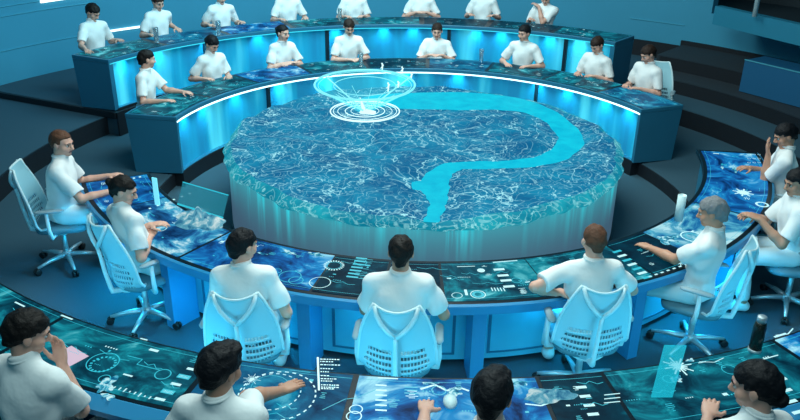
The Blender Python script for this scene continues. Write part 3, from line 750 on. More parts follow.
# ------------------------------------------------------------------ implicit body builder
class Field:
    def __init__(s, lo, hi, h):
        s.h = h; s.lo = np.array(lo, float); n = np.ceil((np.array(hi)-s.lo)/h).astype(int)+1; s.n = n
        s.D = np.full(tuple(n), 0.5, np.float32); s.ax = [s.lo[i]+h*np.arange(n[i]) for i in range(3)]
    def sub(s, lo, hi):
        i0 = np.clip(np.floor((np.array(lo)-s.lo)/s.h).astype(int), 0, s.n); i1 = np.clip(np.ceil((np.array(hi)-s.lo)/s.h).astype(int)+1, 0, s.n)
        sl = tuple(slice(a, b_) for a, b_ in zip(i0, i1))
        return sl, s.ax[0][sl[0]][:, None, None], s.ax[1][sl[1]][None, :, None], s.ax[2][sl[2]][None, None, :]
    def put(s, sl, d, k, op='u'):
        A = s.D[sl]; 
        if A.size == 0: return
        if op == 'u':
            if k > 0: hh = np.clip(.5+.5*(A-d)/k, 0, 1); s.D[sl] = A*(1-hh)+d*hh-k*hh*(1-hh)
            else: s.D[sl] = np.minimum(A, d)
        elif op == 's':
            if k > 0: hh = np.clip(.5-.5*(A+d)/k, 0, 1); s.D[sl] = A*(1-hh)+(-d)*hh+k*hh*(1-hh)
            else: s.D[sl] = np.maximum(A, -d)
    def cone(s, a, b_, ra, rb, k=.02, op='u', cut=None):
        a = np.array(a, float); b_ = np.array(b_, float); R = max(ra, rb)+k+.02
        sl, X, Y, Z = s.sub(np.minimum(a, b_)-R, np.maximum(a, b_)+R); ba = b_-a; L2 = max(ba@ba, 1e-9)
        h = ((X-a[0])*ba[0]+(Y-a[1])*ba[1]+(Z-a[2])*ba[2])/L2; hc = np.clip(h, 0, 1)
        d = np.sqrt((X-a[0]-hc*ba[0])**2+(Y-a[1]-hc*ba[1])**2+(Z-a[2]-hc*ba[2])**2)-(ra+(rb-ra)*hc)
        if cut: d = np.maximum(d, (h-cut)*math.sqrt(L2))
        s.put(sl, d.astype(np.float32), k, op)
    def ell(s, c, r, Rm=None, k=.02, op='u', cutz=None):
        c = np.array(c, float); Rm = np.eye(3) if Rm is None else Rm; R = max(r)+k+.02
        sl, X, Y, Z = s.sub(c-R, c+R); X = X-c[0]; Y = Y-c[1]; Z = Z-c[2]
        q = [Rm[0, i]*X+Rm[1, i]*Y+Rm[2, i]*Z for i in range(3)]
        k0 = np.sqrt(sum((q[i]/r[i])**2 for i in range(3))); k1 = np.sqrt(sum((q[i]/r[i]**2)**2 for i in range(3)))+1e-6
        d = k0*(k0-1)/k1
        s.put(sl, d.astype(np.float32), k, op)
    def mesh(s, name, mats, parent, noise=0, nf=60, color=None, smooth_it=1):
        D = s.D
        if noise:
            X, Y, Z = s.ax[0][:, None, None], s.ax[1][None, :, None], s.ax[2][None, None, :]
            D = D+noise*(np.sin(nf*X+2*np.sin(nf*.4*Z+1))*np.sin(nf*.8*Y+1.3)*.6+np.sin(nf*.7*Z+2.2*np.sin(nf*.5*X)+1.5*np.cos(nf*.6*Y))*.7)
        D = D.copy(); D[0] = D[-1] = .5; D[:, 0] = D[:, -1] = .5; D[:, :, 0] = D[:, :, -1] = .5
        I = D < 0; nx, ny, nz = I.shape
        cnt = np.zeros((nx-1, ny-1, nz-1), np.int8)
        for a in (0, 1):
            for b_ in (0, 1):
                for c in (0, 1): cnt += I[a:nx-1+a, b_:ny-1+b_, c:nz-1+c]
        act = np.argwhere((cnt > 0) & (cnt < 8)); 
        idx = np.full(cnt.shape, -1, np.int32); idx[tuple(act.T)] = np.arange(len(act))
        acc = np.zeros((len(act), 3)); w = np.zeros(len(act)); cor = list(np.ndindex(2, 2, 2))
        V = {c: D[act[:, 0]+c[0], act[:, 1]+c[1], act[:, 2]+c[2]] for c in cor}
        for c in cor:
            for ax_ in range(3):
                if c[ax_]: continue
                e = list(c); e[ax_] = 1; e = tuple(e); va, vb = V[c], V[e]; m_ = (va < 0) != (vb < 0)
                t = np.where(m_, va/(va-vb+1e-12), 0); p = np.array(c, float)[None].repeat(len(act), 0); p[:, ax_] = t
                acc += p*m_[:, None]; w += m_
        co_ = s.lo+s.h*(act+acc/w[:, None])
        quads = []
        for ax_ in range(3):
            a = [slice(1, -1)]*3; a[ax_] = slice(0, -1); b2 = list(a); b2[ax_] = slice(1, None)
            # grid points shape n; edges along ax_, interior in the other two axes
            ia, ib = I[tuple(a)], I[tuple(b2)]; E = np.argwhere(ia != ib)
            off = np.ones(3, int); off[ax_] = 0; E = E+off
            sgn = I[E[:, 0], E[:, 1], E[:, 2]]
            u, v = (ax_+1) % 3, (ax_+2) % 3
            du = np.zeros(3, int); du[u] = 1; dv = np.zeros(3, int); dv[v] = 1
            c0 = idx[tuple((E-du-dv).T)]; c1 = idx[tuple((E-dv).T)]; c2 = idx[tuple(E.T)]; c3 = idx[tuple((E-du).T)]
            q = np.stack([c0, c1, c2, c3], 1); q[~sgn] = q[~sgn][:, ::-1]; quads.append(q)
        Q = np.concatenate(quads); Q = Q[(Q >= 0).all(1)]
        for _ in range(smooth_it):
            sm = np.zeros_like(co_); n_ = np.zeros(len(co_))
            for i in range(4):
                for j in ((i+1) % 4, (i+3) % 4): np.add.at(sm, Q[:, i], co_[Q[:, j]]); np.add.at(n_, Q[:, i], 1)
            co_ = co_*.5+.5*sm/np.maximum(n_, 1)[:, None]
        me = bpy.data.meshes.new(name); me.vertices.add(len(co_)); me.vertices.foreach_set('co', co_.astype(np.float32).ravel())
        me.loops.add(Q.size); me.loops.foreach_set('vertex_index', Q.astype(np.int32).ravel())
        me.polygons.add(len(Q)); me.polygons.foreach_set('loop_start', np.arange(0, Q.size, 4, dtype=np.int32))
        me.polygons.foreach_set('use_smooth', np.ones(len(Q), bool))
        mats = mats if isinstance(mats, (list, tuple)) else [mats]
        for m_ in mats: me.materials.append(m_)
        if color is not None and len(mats) > 1:
            cen = co_[Q].mean(1); me.polygons.foreach_set('material_index', color(cen).astype(np.int32))
        me.update(calc_edges=True); me.validate()
        o = bpy.data.objects.new(name, me); COL.objects.link(o); o.parent = parent
        return o

def rotm(yaw, pitch, roll=0):
    """columns = right, forward, up of the head; yaw>0 turns left, pitch>0 looks down"""
    cy, sy, cp, sp_, cr, sr = math.cos(yaw), math.sin(yaw), math.cos(pitch), math.sin(pitch), math.cos(roll), math.sin(roll)
    Rz = np.array([[cy, -sy, 0], [sy, cy, 0], [0, 0, 1]]); Rx = np.array([[1, 0, 0], [0, cp, sp_], [0, -sp_, cp]]); Ry = np.array([[cr, 0, sr], [0, 1, 0], [-sr, 0, cr]])
    return Rz@Rx@Ry
def unit(v): v = np.array(v, float); return v/(np.linalg.norm(v)+1e-9)

SKIN = {k: mat('skin_'+k, c, .5, bump=.05, bscale=90, sss=.08) for k, c in {'light': (.74, .40, .30), 'tan': (.58, .29, .19), 'brown': (.24, .11, .065)}.items()}
HAIR = {k: mat('hair_'+k, c, .62, bump=.8, bscale=55, spec=.25) for k, c in {'black': (.004, .004, .006), 'brown': (.024, .012, .008), 'darkbrown': (.009, .006, .005), 'grey': (.22, .22, .23), 'ginger': (.12, .05, .028)}.items()}
MT['eyewhite'] = mat('eye_white', (.7, .72, .7), .3); MT['iris'] = mat('dark_iris', (.02, .012, .01), .2)

def hand(Fd, w, d, n, side, s, pose='relax'):
    """w wrist, d pointing direction, n palm normal (away from the back), side = unit towards the thumb"""
    w = np.array(w); d = unit(d); side = unit(side-d*np.dot(side, d)); n = unit(n-d*np.dot(n, d)-side*np.dot(n, side))
    L = [.070, .078, .072, .056]; curl = {'relax': .42, 'flat': .16, 'fist': 1.25}[pose]
    kn = []
    for i in range(4):
        o = (.030-.020*i)*s; k_ = w+d*(.088-.004*abs(i-1))*s+side*o; kn.append(k_)
        Fd.cone(w+side*o*.55+d*.01*s, k_, .0135*s, .0125*s, .010)
    Fd.ell(w+d*.045*s, (.038*s, .045*s, .016*s), np.stack([side, d, n], 1), .012)
    for i in range(4):
        p = kn[i]; a = curl*.45; sp_ = (1.5-i)*.05
        for j, (f, r) in enumerate(((.48, .0092), (.30, .0085), (.22, .0076))):
            dd = unit(d*math.cos(a)+n*math.sin(a)+side*sp_); q = p+dd*L[i]*f*s
            Fd.cone(p, q, r*s, (r-.0007)*s, .003); p = q; a += curl*.8
    p = w+d*.022*s+side*.022*s
    for f, r, dr in ((.040, .0135, d*.55+side*.75+n*.25), (.034, .0108, d*.85+side*.45+n*.35), (.026, .0092, d*.95+side*.1+n*.4)):
        q = p+unit(dr)*f*s; Fd.cone(p, q, r*s, (r-.001)*s, .006); p = q

def person(label, hp, hz, floor, hands, hair='short', hc='black', skin='light', yaw=0, pitch=.25, roll=0, dl=.10, turn=0, male=True, h=.009, sc=1.04,
           group=None, elbows=(.5, .5), poses=('relax', 'relax'), chairlab=None, chgroup=None, hipback=0, legs=None, lean=0, chturn=0, wide=.96):
    """hp: surveyed head position, hz: height of the head centre; hands: room points for (left, right) wrists' targets"""
    P = at(hp[0], hp[1], hz); f = -unit([P[0], P[1], 0])[:2]; ca, sa = math.cos(turn), math.sin(turn)
    f = np.array([f[0]*ca-f[1]*sa, f[0]*sa+f[1]*ca]); rt = np.array([f[1], -f[0]])
    hip = P[:2]-f*dl-rt*lean
    root = empty('person', (hip[0], hip[1], floor), math.atan2(f[1], f[0])-PI/2)
    tag(root, label, 'person', group)
    def loc(q): v = np.array(q[:2])-hip; return np.array([v@rt, v@f, q[2]-floor])
    hd = np.array([lean, dl, hz-floor]); s = sc; hs = .955*sc
    Rm = rotm(yaw, pitch, roll)
    def HP(x, y, z): return hd+Rm@(np.array([x, y, z])*hs)
    HIP = np.array([0, 0, .565]); NB = hd+np.array([0, -.035, -.165])*s-np.array([lean*.15, 0, 0]); tv = unit(NB-HIP)
    Rt = np.stack([unit(np.cross(np.cross(tv, (1, 0, 0))*-1, tv))*1, np.zeros(3), tv], 1)
    xr = unit(np.array([1, 0, 0])-tv*tv[0]); yr = np.cross(tv, xr); Rt = np.stack([xr, yr, tv], 1)
    sw = (.162 if male else .142)*s*wide
    def T(x, y, t): return HIP+(NB-HIP)*t+xr*x+yr*y
    SH = [T(-sw, -.0, .90), T(sw, -.0, .90)]
    HD = []; EL = []; LU, LF = .285*s, .255*s
    for i in (0, 1):
        sg = -1 if i == 0 else 1
        g = hands[i] if hands and hands[i] is not None else None
        if g is None: t = np.array([sg*.15, .42, (ZI if floor == 0 else ZI+.02)+.035])
        elif len(g) == 4: t = np.array(g[:3])          # already local
        else: t = loc(g)
        v = t-SH[i]; D_ = np.linalg.norm(v); mx = (LU+LF)*.985
        if D_ > mx: t = SH[i]+v/D_*mx; v = t-SH[i]; D_ = mx
        D_ = max(D_, abs(LU-LF)+.12)
        a = (LU*LU-LF*LF+D_*D_)/(2*D_); hh = math.sqrt(max(0, LU*LU-a*a)); dv = unit(v)
        pole = np.array(elbows[i]) if isinstance(elbows[i], tuple) else np.array([sg*elbows[i], -.25, -1.0]); pole = unit(pole-dv*np.dot(pole, dv))
        EL.append(SH[i]+dv*a+pole*hh); HD.append(t)
    KN, AN = [], []
    for i in (0, 1):
        sg = -1 if i == 0 else 1
        kx, ky, axx, ay = (legs if legs else (.13, .42, .14, .36)); KN.append(np.array([sg*kx, ky, .53])); AN.append(np.array([sg*axx, ay, .10]))
    allp = np.array(SH+HD+EL+KN+AN+[hd, HIP]); lo = allp.min(0)-.28; hi = allp.max(0)+.28; lo[2] = -.02
    # ---- body: one continuous skin surface
    B = Field(lo, hi, h)
    B.cone(T(0, 0, .05), T(0, 0, .95), .080, .045, .03); B.cone(SH[0], SH[1], .038, .038, .02)
    B.cone(NB+(0, 0, -.05), HP(0, -.022, -.055), .060*s, .052*s, .02)
    for i in (0, 1):
        sg = -1 if i == 0 else 1
        B.cone(SH[i], EL[i], .043*s, .037*s, .02); fd = unit(HD[i]-EL[i]); wr = HD[i]
        B.cone(EL[i], EL[i]+(wr-EL[i])*.35, .037*s, .040*s, .015); B.cone(EL[i]+(wr-EL[i])*.35, wr, .039*s, .025*s, .015)
        po = poses[i]; dn = np.array([0, 0, -1.0])
        if po == 'face': hand(B, wr, unit([0-.25*sg, .25, .9]), np.array([0, -1, .2]), np.array([-sg, 0, 0.]), s, 'relax')
        else:
            d2_ = unit(np.array([fd[0], fd[1], max(-.15, min(.15, fd[2]))])); 
            hand(B, wr, d2_, dn, np.cross(np.array([0, 0, 1.]), d2_)*(-1 if i == 0 else 1), s, po)
        B.cone(T(sg*.07, 0, 0), KN[i], .07, .05, .02); B.cone(KN[i], AN[i], .048, .036, .02); B.cone(AN[i], AN[i]+(0, .10, -.045), .036, .028, .02)
    B.ell(HP(0, -.012, .030), (.074*hs, .094*hs, .082*hs), Rm, .01); B.ell(HP(0, .018, -.040), (.058*hs, .068*hs, .068*hs), Rm, .02)
    B.ell(HP(0, .062, -.088), (.024*hs,)*3, Rm, .02)
    for sg in (-1, 1):
        B.cone(HP(0, .080, .022), HP(sg*.040, .070, .020), .014*hs, .012*hs, .012)
        B.ell(HP(sg*.042, .050, -.030), (.028*hs, .030*hs, .030*hs), Rm, .018)
        B.ell(HP(sg*.031, .094, .000), (.015*hs, .012*hs, .011*hs), Rm, .008, 's')
        B.ell(HP(sg*.078, -.008, -.008), (.011*hs, .021*hs, .032*hs), Rm, .006)
    B.cone(HP(0, .084, .008), HP(0, .106, -.030), .009*hs, .0135*hs, .008); B.cone(HP(-.012, .093, -.036), HP(.012, .093, -.036), .009*hs, .009*hs, .006)
    B.cone(HP(-.018, .080, -.060), HP(.018, .080, -.060), .009*hs, .009*hs, .006)
    mth = HP(0, .088, -.061)
    def colr(c):
        q = (c-mth)@Rm/hs; return ((np.abs(q[:, 0]) < .024) & (np.abs(q[:, 2]) < .0085) & (np.abs(q[:, 1]) < .03)).astype(int)
    B.mesh('body', [SKIN[skin], MT['lip']], root, color=colr)
    # ---- eyes and brows
    for sg in (-1, 1):
        e = MB(); c = HP(sg*.031, .0745, .000); e.lathe([(.0001, -1), (.5, -.87), (.87, -.5), (1, 0), (.87, .5), (.5, .87), (.0001, 1)], n=14)
        e.v = [tuple(c+Rm@(np.array(v)*.0125*hs)) for v in e.v]
        o = e.build('eye', [MT['eyewhite'], MT['iris']], root, True); me = o.data
        for p in me.polygons:
            q = Rm.T@(np.array(p.center)-c); p.material_index = 1 if q[1] > .004*hs and abs(q[0]) < .0085*hs else 0
    e = MB()
    for sg in (-1, 1): e.tube([HP(sg*x, y, z) for x, y, z in ((.014, .0945, .021), (.030, .091, .026), (.046, .080, .021))], [.0030*hs, .0042*hs, .0022*hs], 6)
    e.build('eyebrows', HAIR[hc], root, True)
    # ---- hair
    hh_ = min(h, .008); c0 = HP(0, -.02, .02); G = Field(c0-.23, c0+.23, hh_)
    th = {'short': .011, 'crop': .005, 'full': .017, 'bun': .008, 'lowbun': .010}[hair]
    G.ell(HP(0, -.014, .032), ((.075+th)*hs, (.095+th)*hs, (.083+th)*hs), Rm, 0)
    G.cone(HP(0, -.062, -.010), HP(0, -.070, -.055 if hair != 'crop' else -.04), (.058+th*.6)*hs, (.034+th*.4)*hs, .03)
    X, Y, Z = np.meshgrid(*G.ax, indexing='ij'); q = [(Rm[0, i]*(X-hd[0])+Rm[1, i]*(Y-hd[1])+Rm[2, i]*(Z-hd[2]))/hs for i in range(3)]
    hl = {'crop': .066, 'short': .052, 'full': .048, 'bun': .060, 'lowbun': .056}[hair]
    face = np.minimum(q[1]-(.030 if hair != 'full' else .034), -(q[2]-hl-.35*(q[0]**2)*10*(-1)))      # forward of the ears and below the hairline
    side = np.minimum(np.minimum(q[1]+.022, -(q[2]-.012)), .2)                                       # around the ears
    low = -(q[2]+.078)
    G.D = np.maximum(G.D, np.maximum(np.maximum(face, side), low)*hs*1.0).astype(np.float32)
    if hair == 'bun': G.ell(HP(0, -.125, .030), (.034*hs, .030*hs, .034*hs), Rm, .008)
    if hair == 'lowbun': G.ell(HP(0, -.105, -.060), (.038*hs, .032*hs, .034*hs), Rm, .012)
    if hair == 'full': G.ell(HP(.01, .045, .100), (.055*hs, .045*hs, .024*hs), Rm, .015)
    G.mesh('hair', HAIR[hc], root, noise=.0035, nf=95)
    # ---- shirt
    C = Field(lo, hi, h); m_ = .95 if male else .86; m_ *= s*wide
    C.ell(T(0, .0, -.02), (.168*m_, .125*m_, .12), Rt, .05); C.ell(T(0, .012, .28), (.152*m_, .118*m_, .17), Rt, .05)
    C.ell(T(0, .006, .62), (.178*m_, .122*m_, .19), Rt, .05); C.ell(T(0, -.03, .72), (.165*m_, .085*m_, .14), Rt, .04)
    C.cone(SH[0]+Rt@np.array([.03, 0, -.004]), SH[1]+Rt@np.array([-.03, 0, -.004]), .066*s, .066*s, .04)
    for i in (0, 1):
        sg = -1 if i == 0 else 1
        C.cone(T(sg*.04, -.012, 1.0), SH[i], .050*s, .058*s, .03)
    bodyD = None
    for i in (0, 1): C.cone(SH[i], EL[i], .062*s, .068*s, .028, cut=.78)
    C.cone(NB+(0, 0, -.03), HP(0, -.026, -.085), .068*s, .064*s, .015, cut=.80)
    C.D = np.maximum(C.D, -(C.ax[2][None, None, :]-(HIP[2]-.06)).astype(np.float32))
    C.mesh('shirt', MT['shirt'], root, noise=.0085, nf=29)
    nk = unit(HP(0, -.026, -.085)-(NB+(0, 0, -.03))); c_ = NB+(0, 0, -.03)+nk*.075*s; a1_ = unit(np.cross(nk, (0, 1, 0))); a2_ = np.cross(nk, a1_); cb = MB()
    cb.tube([c_+(a1_*math.cos(u_*PI/10)*.061+a2_*math.sin(u_*PI/10)*.064)*s+nk*(.006 if u_ % 20 else .006) for u_ in range(20)], .0095, 6, True); cb.build('collar', MT['shirt'], root, True)
    # ---- trousers
    W = Field(lo*np.array([1, 1, 0])+np.array([0, 0, .0]), (hi[0], hi[1], .9), max(h, .009))
    W.ell(HIP+(0, .01, .0), (.165*m_, .130*m_, .105), None, .04)
    for i in (0, 1):
        sg = -1 if i == 0 else 1
        W.cone(HIP+(sg*.085, .03, -.015), KN[i], .092*s, .066*s, .03); W.cone(KN[i], AN[i]+(0, 0, .02), .068*s, .056*s, .025, cut=.98)
    W.mesh('trousers', MT['trouser'], root, noise=.003, nf=30)
    for i in (0, 1):
        sg = -1 if i == 0 else 1; a = AN[i]; Sx = Field(a-np.array([.12, .16, .13]), a+np.array([.12, .28, .1]), .009)
        Sx.cone(a+(0, -.025, -.045), a+(0, .05, -.04), .048, .046, .02); Sx.cone(a+(0, .05, -.045), a+(0, .14, -.062), .046, .034, .02); Sx.cone(a+(0, 0, -.03), a+(0, .0, -.0), .047, .042, .02, cut=.9)
        Sx.D = np.maximum(Sx.D, -(Sx.ax[2][None, None, :]-.004).astype(np.float32)); Sx.mesh('shoe', MT['shoe'], root)
    if chairlab:
        q = hip-f*hipback
        place_chair(q[0], q[1], floor, f[0], f[1], chairlab, chgroup, chturn)
    return root

def onz(px, py, z): return tuple(at(px, py, z))
ZD = ZI+.035; ZDF = ZF+.035; ZDN = ZN+.035
GI = 'operators seated along the inner far desk'; GO = 'operators seated along the outer far desk'
GN = 'operators seated along the inner near desk'; GF = 'operators seated in the foreground row'
CI = 'chairs along the inner far desk'; CO = 'chairs along the outer far desk'; CN = 'chairs along the inner near desk'
# inner far row, left to right
far = dict(h=.0105)
person('person in white shirt at left end of inner far desk, right arm stretched along it', (147, 59), 1.23, 0, [onz(183, 92, ZD), onz(163, 101, ZD)], 'short', 'darkbrown', yaw=.55, pitch=.15, group=GI, turn=.35, **far)
person('person with black hair looking down, second from left at inner far desk', (212, 44), 1.21, 0, [onz(229, 76, ZD), onz(205, 79, ZD)], 'short', 'black', yaw=.1, pitch=.55, group=GI, **far)
person('woman with dark tied-back hair and folded arms at inner far desk', (283, 33), 1.23, 0, [(-.02, .26, ZD+.02, 0), (.02, .23, ZD+.03, 0)], 'bun', 'black', male=False, yaw=.35, pitch=.1, group=GI, elbows=(1.2, 1.2), **far)
person('person with brown hair, hands together beside a tall glass at inner far desk', (349, 27), 1.23, 0, [(-.10, .33, ZD, 0), (.08, .33, ZD, 0)], 'short', 'brown', pitch=.45, group=GI, elbows=(.9, .9), **far)
person('person facing straight ahead in the middle right of inner far desk, forearms down', (437, 31), 1.12, 0, [(-.10, .26, ZD, 0), (.10, .26, ZD, 0)], 'short', 'brown', pitch=.2, group=GI, dl=.06, elbows=(.9, .9), **far)
person('person with dark hair glancing aside behind a tall glass, inner far desk', (524, 33), 1.23, 0, [(-.17, .28, ZD, 0), (.19, .28, ZD, 0)], 'short', 'black', yaw=-.35, pitch=.15, group=GI, elbows=(.8, .8), **far)
person('person bending forward with bowed head, second from right at inner far desk', (597, 45), 1.19, 0, [(-.12, .26, ZD, 0), (.16, .28, ZD, 0)], 'short', 'brown', yaw=-.2, pitch=.6, group=GI, **far)
person('person with dark brown hair looking down at right end of inner far desk', (648, 54), 1.22, 0, [(-.10, .28, ZD, 0), (.14, .28, ZD, 0)], 'short', 'brown', yaw=-.3, pitch=.5, group=GI, chairlab='white mesh office chair, its back showing at right end of inner far desk', chgroup=CI, chturn=.55, hipback=.10, **far)
# outer far row
far = dict(h=.0105)
person('person with dark hair bowed over the left end of outer far desk', (93, 12), 1.52, T2, [onz(118, 40, ZDF), onz(86, 50, ZDF)], 'short', 'darkbrown', pitch=.6, yaw=.2, group=GO, **far)
person('person with fair brown hair, hands spread, second from left at outer far desk', (158, 2), 1.53, T2, [onz(176, 28, ZDF), onz(150, 35, ZDF)], 'short', 'brown', pitch=.4, group=GO, **far)
person('person with arm stretched aside behind a glass, third from left at outer far desk', (221, -4), 1.52, T2, [onz(241, 22, ZDF), onz(209, 25, ZDF)], 'short', 'darkbrown', pitch=.4, group=GO, **far)
person('person leaning on spread forearms, fourth from left at outer far desk', (288, -10), 1.54, T2, [(-.22, .33, .77, 0), (.22, .33, .77, 0)], 'short', 'black', pitch=.3, group=GO, **far)
person('person sitting beside a slim glass, middle of outer far desk', (354, -11), 1.53, T2, [(-.12, .30, .77, 0), (.18, .30, .77, 0)], 'short', 'brown', pitch=.3, group=GO, **far)
person('person with both forearms pointing straight down onto outer far desk', (422, -11), 1.52, T2, [(-.09, .20, .80, 0), (.09, .20, .80, 0)], 'short', 'darkbrown', pitch=.3, group=GO, elbows=(.9, .9), **far)
person('broad person with elbows out, second from right at outer far desk', (484, -11), 1.53, T2, [(-.20, .28, .78, 0), (.20, .28, .78, 0)], 'short', 'brown', pitch=.2, group=GO, **far)
person('person with one hand raised to the chest at right end of outer far desk', (546, -3), 1.49, T2, [(.08, .20, 1.0, 0), (.20, .26, .80, 0)], 'short', 'black', pitch=.5, group=GO, elbows=(.9, .5), **far)
# inner near row
near = dict(h=.0068)
person('heavy man with cropped ginger-brown hair at the left end of inner near desk', (62, 143), 1.22, 0, [onz(108, 176, ZD), onz(112, 191, ZD)], 'crop', 'ginger', yaw=-.45, pitch=.15, group=GN, chairlab='white mesh office chair of the heavy man at left end of inner near desk', chgroup=CN, sc=1.06, wide=1.08, elbows=(.4, .4), turn=-.25, hipback=.03, **near)
person('young woman with brown hair in a bun at left of inner near desk', (124, 190), 1.22, 0, [onz(150, 225, ZD+.06), onz(150, 237, ZD)], 'bun', 'darkbrown', male=False, yaw=-.75, pitch=.35, group=GN, chairlab='white mesh office chair of the young woman with the bun', chgroup=CN, sc=1.02, turn=-.05, dl=-.08, legs=(.10, .42, .12, .50), hipback=.03, **near)
person('man with black hair turned right, third from left at inner near desk', (243, 245), 1.22, 0, [(-.20, .30, ZD, 0), onz(276, 287, ZD+.01)], 'short', 'black', yaw=-.75, pitch=.15, group=GN, chairlab='white mesh office chair of the black-haired man turned right', chgroup=CN, elbows=(.3, .5), hipback=.02, dl=.02, turn=.33, **near)
person('man with short black hair seen squarely from behind in front of the map', (401, 252), 1.22, 0, [(-.13, .34, ZD, 0), (.22, .32, ZD, 0)], 'short', 'darkbrown', 'tan', yaw=0, pitch=.15, group=GN, chairlab='white mesh office chair seen squarely from behind in front of the map', chgroup=CN, elbows=(.5, .6), hipback=.04, dl=.06, wide=1.05, **near)
person('slim man with cropped ginger hair seen from behind, left fist on the near desk', (594, 240), 1.22, 0, [onz(556, 293, ZD+.03), (.22, .30, ZD, 0)], 'crop', 'ginger', yaw=.1, pitch=.15, group=GN, chairlab='white mesh office chair of the man with cropped ginger hair', chgroup=CN, elbows=(.9, 1.2), hipback=.02, dl=.02, turn=-.25, poses=('fist', 'relax'), **near)
person('older man with grey hair reaching his left arm far across the displays', (712, 212), 1.22, 0, [onz(650, 248, ZD), (.24, .20, ZD-.06, 0)], 'short', 'grey', 'tan', turn=.42, dl=.0, yaw=.1, pitch=.25, group=GN, chairlab='white mesh office chair of the grey-haired man', chgroup=CN, legs=(.15, .42, .30, .42), elbows=(.6, .9), hipback=.02, wide=1.05, **near)
person('dark-haired person resting the face on a hand at right end of near desk', (785, 135), 1.20, 0, [(-.045, .215, 1.00, 0), (.10, .33, ZD, 0)], 'short', 'black', 'tan', yaw=.25, pitch=.45, group=GN, elbows=(.3, .6), poses=('face', 'relax'), chairlab='white mesh office chair at the far right end of inner near desk', chgroup=CN, **near)
person('black-haired person in profile at the right edge, forearm raised above the snowflake display', (797, 182), 1.20, 0, [(-.12, .36, ZD+.10, 0), (.06, .38, ZD+.06, 0)], 'short', 'black', 'tan', yaw=.3, turn=.5, pitch=.25, group=GN, chairlab='white mesh office chair at the right edge beside the grey-haired man', chgroup=CN, elbows=(.5, .6), hipback=.05, **near)
# foreground row
fg = dict(h=.0065)
person('black-haired man in the bottom left corner with a hand held to his mouth', (28, 332), 1.50, T1, [(-.16, .25, .80, 0), (.065, .26, 1.01, 0)], 'short', 'darkbrown', 'light', yaw=-.70, pitch=.35, group=GF, poses=('relax', 'face'), elbows=(.6, (.25, .1, -1.0)), dl=.16, **fg)
person('black-haired man in the foreground stretching his right arm over a dotted dial', (221, 368), 1.50, T1, [(-.18, .28, .80, 0), onz(282, 391, ZN+.05)], 'full', 'black', 'tan', yaw=-.45, pitch=.2, group=GF, elbows=(.6, (-.5, .9, -.35)), poses=('relax', 'flat'), dl=.14, **fg)
person('person with glossy black hair at bottom centre, left hand resting on the desk', (492, 395), 1.50, T1, [onz(425, 412, ZN+.04), (.18, .28, .80, 0)], 'full', 'black', 'light', yaw=-.35, pitch=.2, group=GF, elbows=(1.2, .7), dl=.14, **fg)
person('woman with sleek black hair in a low bun at bottom right facing left', (755, 385), 1.50, T1, [onz(708, 416, ZN+.04), (.18, .25, .80, 0)], 'lowbun', 'black', 'light', male=False, yaw=.75, pitch=.25, group=GF, elbows=(.6, .7), dl=.14, **fg)

# ------------------------------------------------------------------ things on the desks
def glass(px, py, z, h_, r_, label, m, name='drinking_glass'):
    q = at(px, py, z); b = MB(); b.lathe([(r_*.82, 0), (r_, h_), (r_*.9, h_), (r_*.72, .012)], n=20)
    return tag(b.build(name, m, None, True, (q[0], q[1], z+.0065)), label, 'glass' if name == 'drinking_glass' else 'cup')
MT['glass'] = mat('clear_glass', (.75, .95, 1), .05, trans=.9, alpha=.55)
MT['cup'] = mat('white_cup', (.62, .80, .82), .35)
glass(361, 67, ZI, .20, .035, 'tall clear glass on inner far desk beside the person with joined hands', MT['glass'])
glass(481, 62, ZI, .19, .035, 'tall clear glass on inner far desk right of centre, before the dark-haired person', MT['glass'])
glass(219, 36, ZF, .22, .04, 'tall clear glass on outer far desk before the third person from the left', MT['glass'])
glass(340, 21, ZF, .20, .035, 'slim clear glass on outer far desk near the middle', MT['glass'])
glass(157, 43, ZF, .22, .04, 'tall clear glass on outer far desk before the second person from the left', MT['glass'])
q = at(678, 221, ZI); b = MB(); b.lathe([(.037, 0), (.037, .24), (.031, .24), (.031, .02)], n=24)
o = b.build('tumbler', MT['cup'], None, True, (q[0], q[1], ZI+.0065)); tag(o, 'tall white cylindrical tumbler on the near desk beside the grey-haired man', 'cup')
# black bottle
q = at(754, 352, ZN); r_ = empty('bottle', (q[0], q[1], ZN+.0065)); tag(r_, 'black drinking bottle with a steel base standing on the foreground desk', 'bottle')
b = MB(); b.lathe([(.036, .022), (.036, .17), (.030, .195), (.024, .20)], n=24); b.build('flask', mat('black_bottle_paint', (.008, .015, .012), .25), r_, True)
b = MB(); b.lathe([(.038, 0), (.038, .022)], n=24); b.build('base', MT['chrome'], r_, True)
b = MB(); b.lathe([(.026, .20), (.027, .235), (.020, .24)], n=24); b.build('cap', MT['chrome'], r_, True)
# glowing upright glass slab, left near desk
def slab(name, pts, label, cat, m, thick=.012, lines=None):
    """upright pane: pts = [(bottom a), (bottom b)] room points + heights"""
    (a, b_, ha, hb, tilt) = pts; a = np.array(a); b_ = np.array(b_); mid = (a+b_)/2
    root = empty(name, tuple(mid)); tag(root, label, cat)
    d = unit(b_-a); nn = unit(np.cross(d, (0, 0, 1))); up = unit(np.array([0, 0, 1.0])+nn*tilt)
    P = [a-mid, b_-mid, b_-mid+up*hb, a-mid+up*ha]; mb = MB()
    mb.add([tuple(p-nn*thick/2) for p in P]+[tuple(p+nn*thick/2) for p in P], [(0, 1, 2, 3), (4, 7, 6, 5), (0, 4, 5, 1), (1, 5, 6, 2), (2, 6, 7, 3), (3, 7, 4, 0)])
    mb.build('pane', m, root)
    return root, d, up, P, nn
MT['holopane'] = mat('cyan_projection_pane', (.0, .3, .4), .3, emis=(.02, .62, .78), es=.75, alpha=.42, spec=.2)
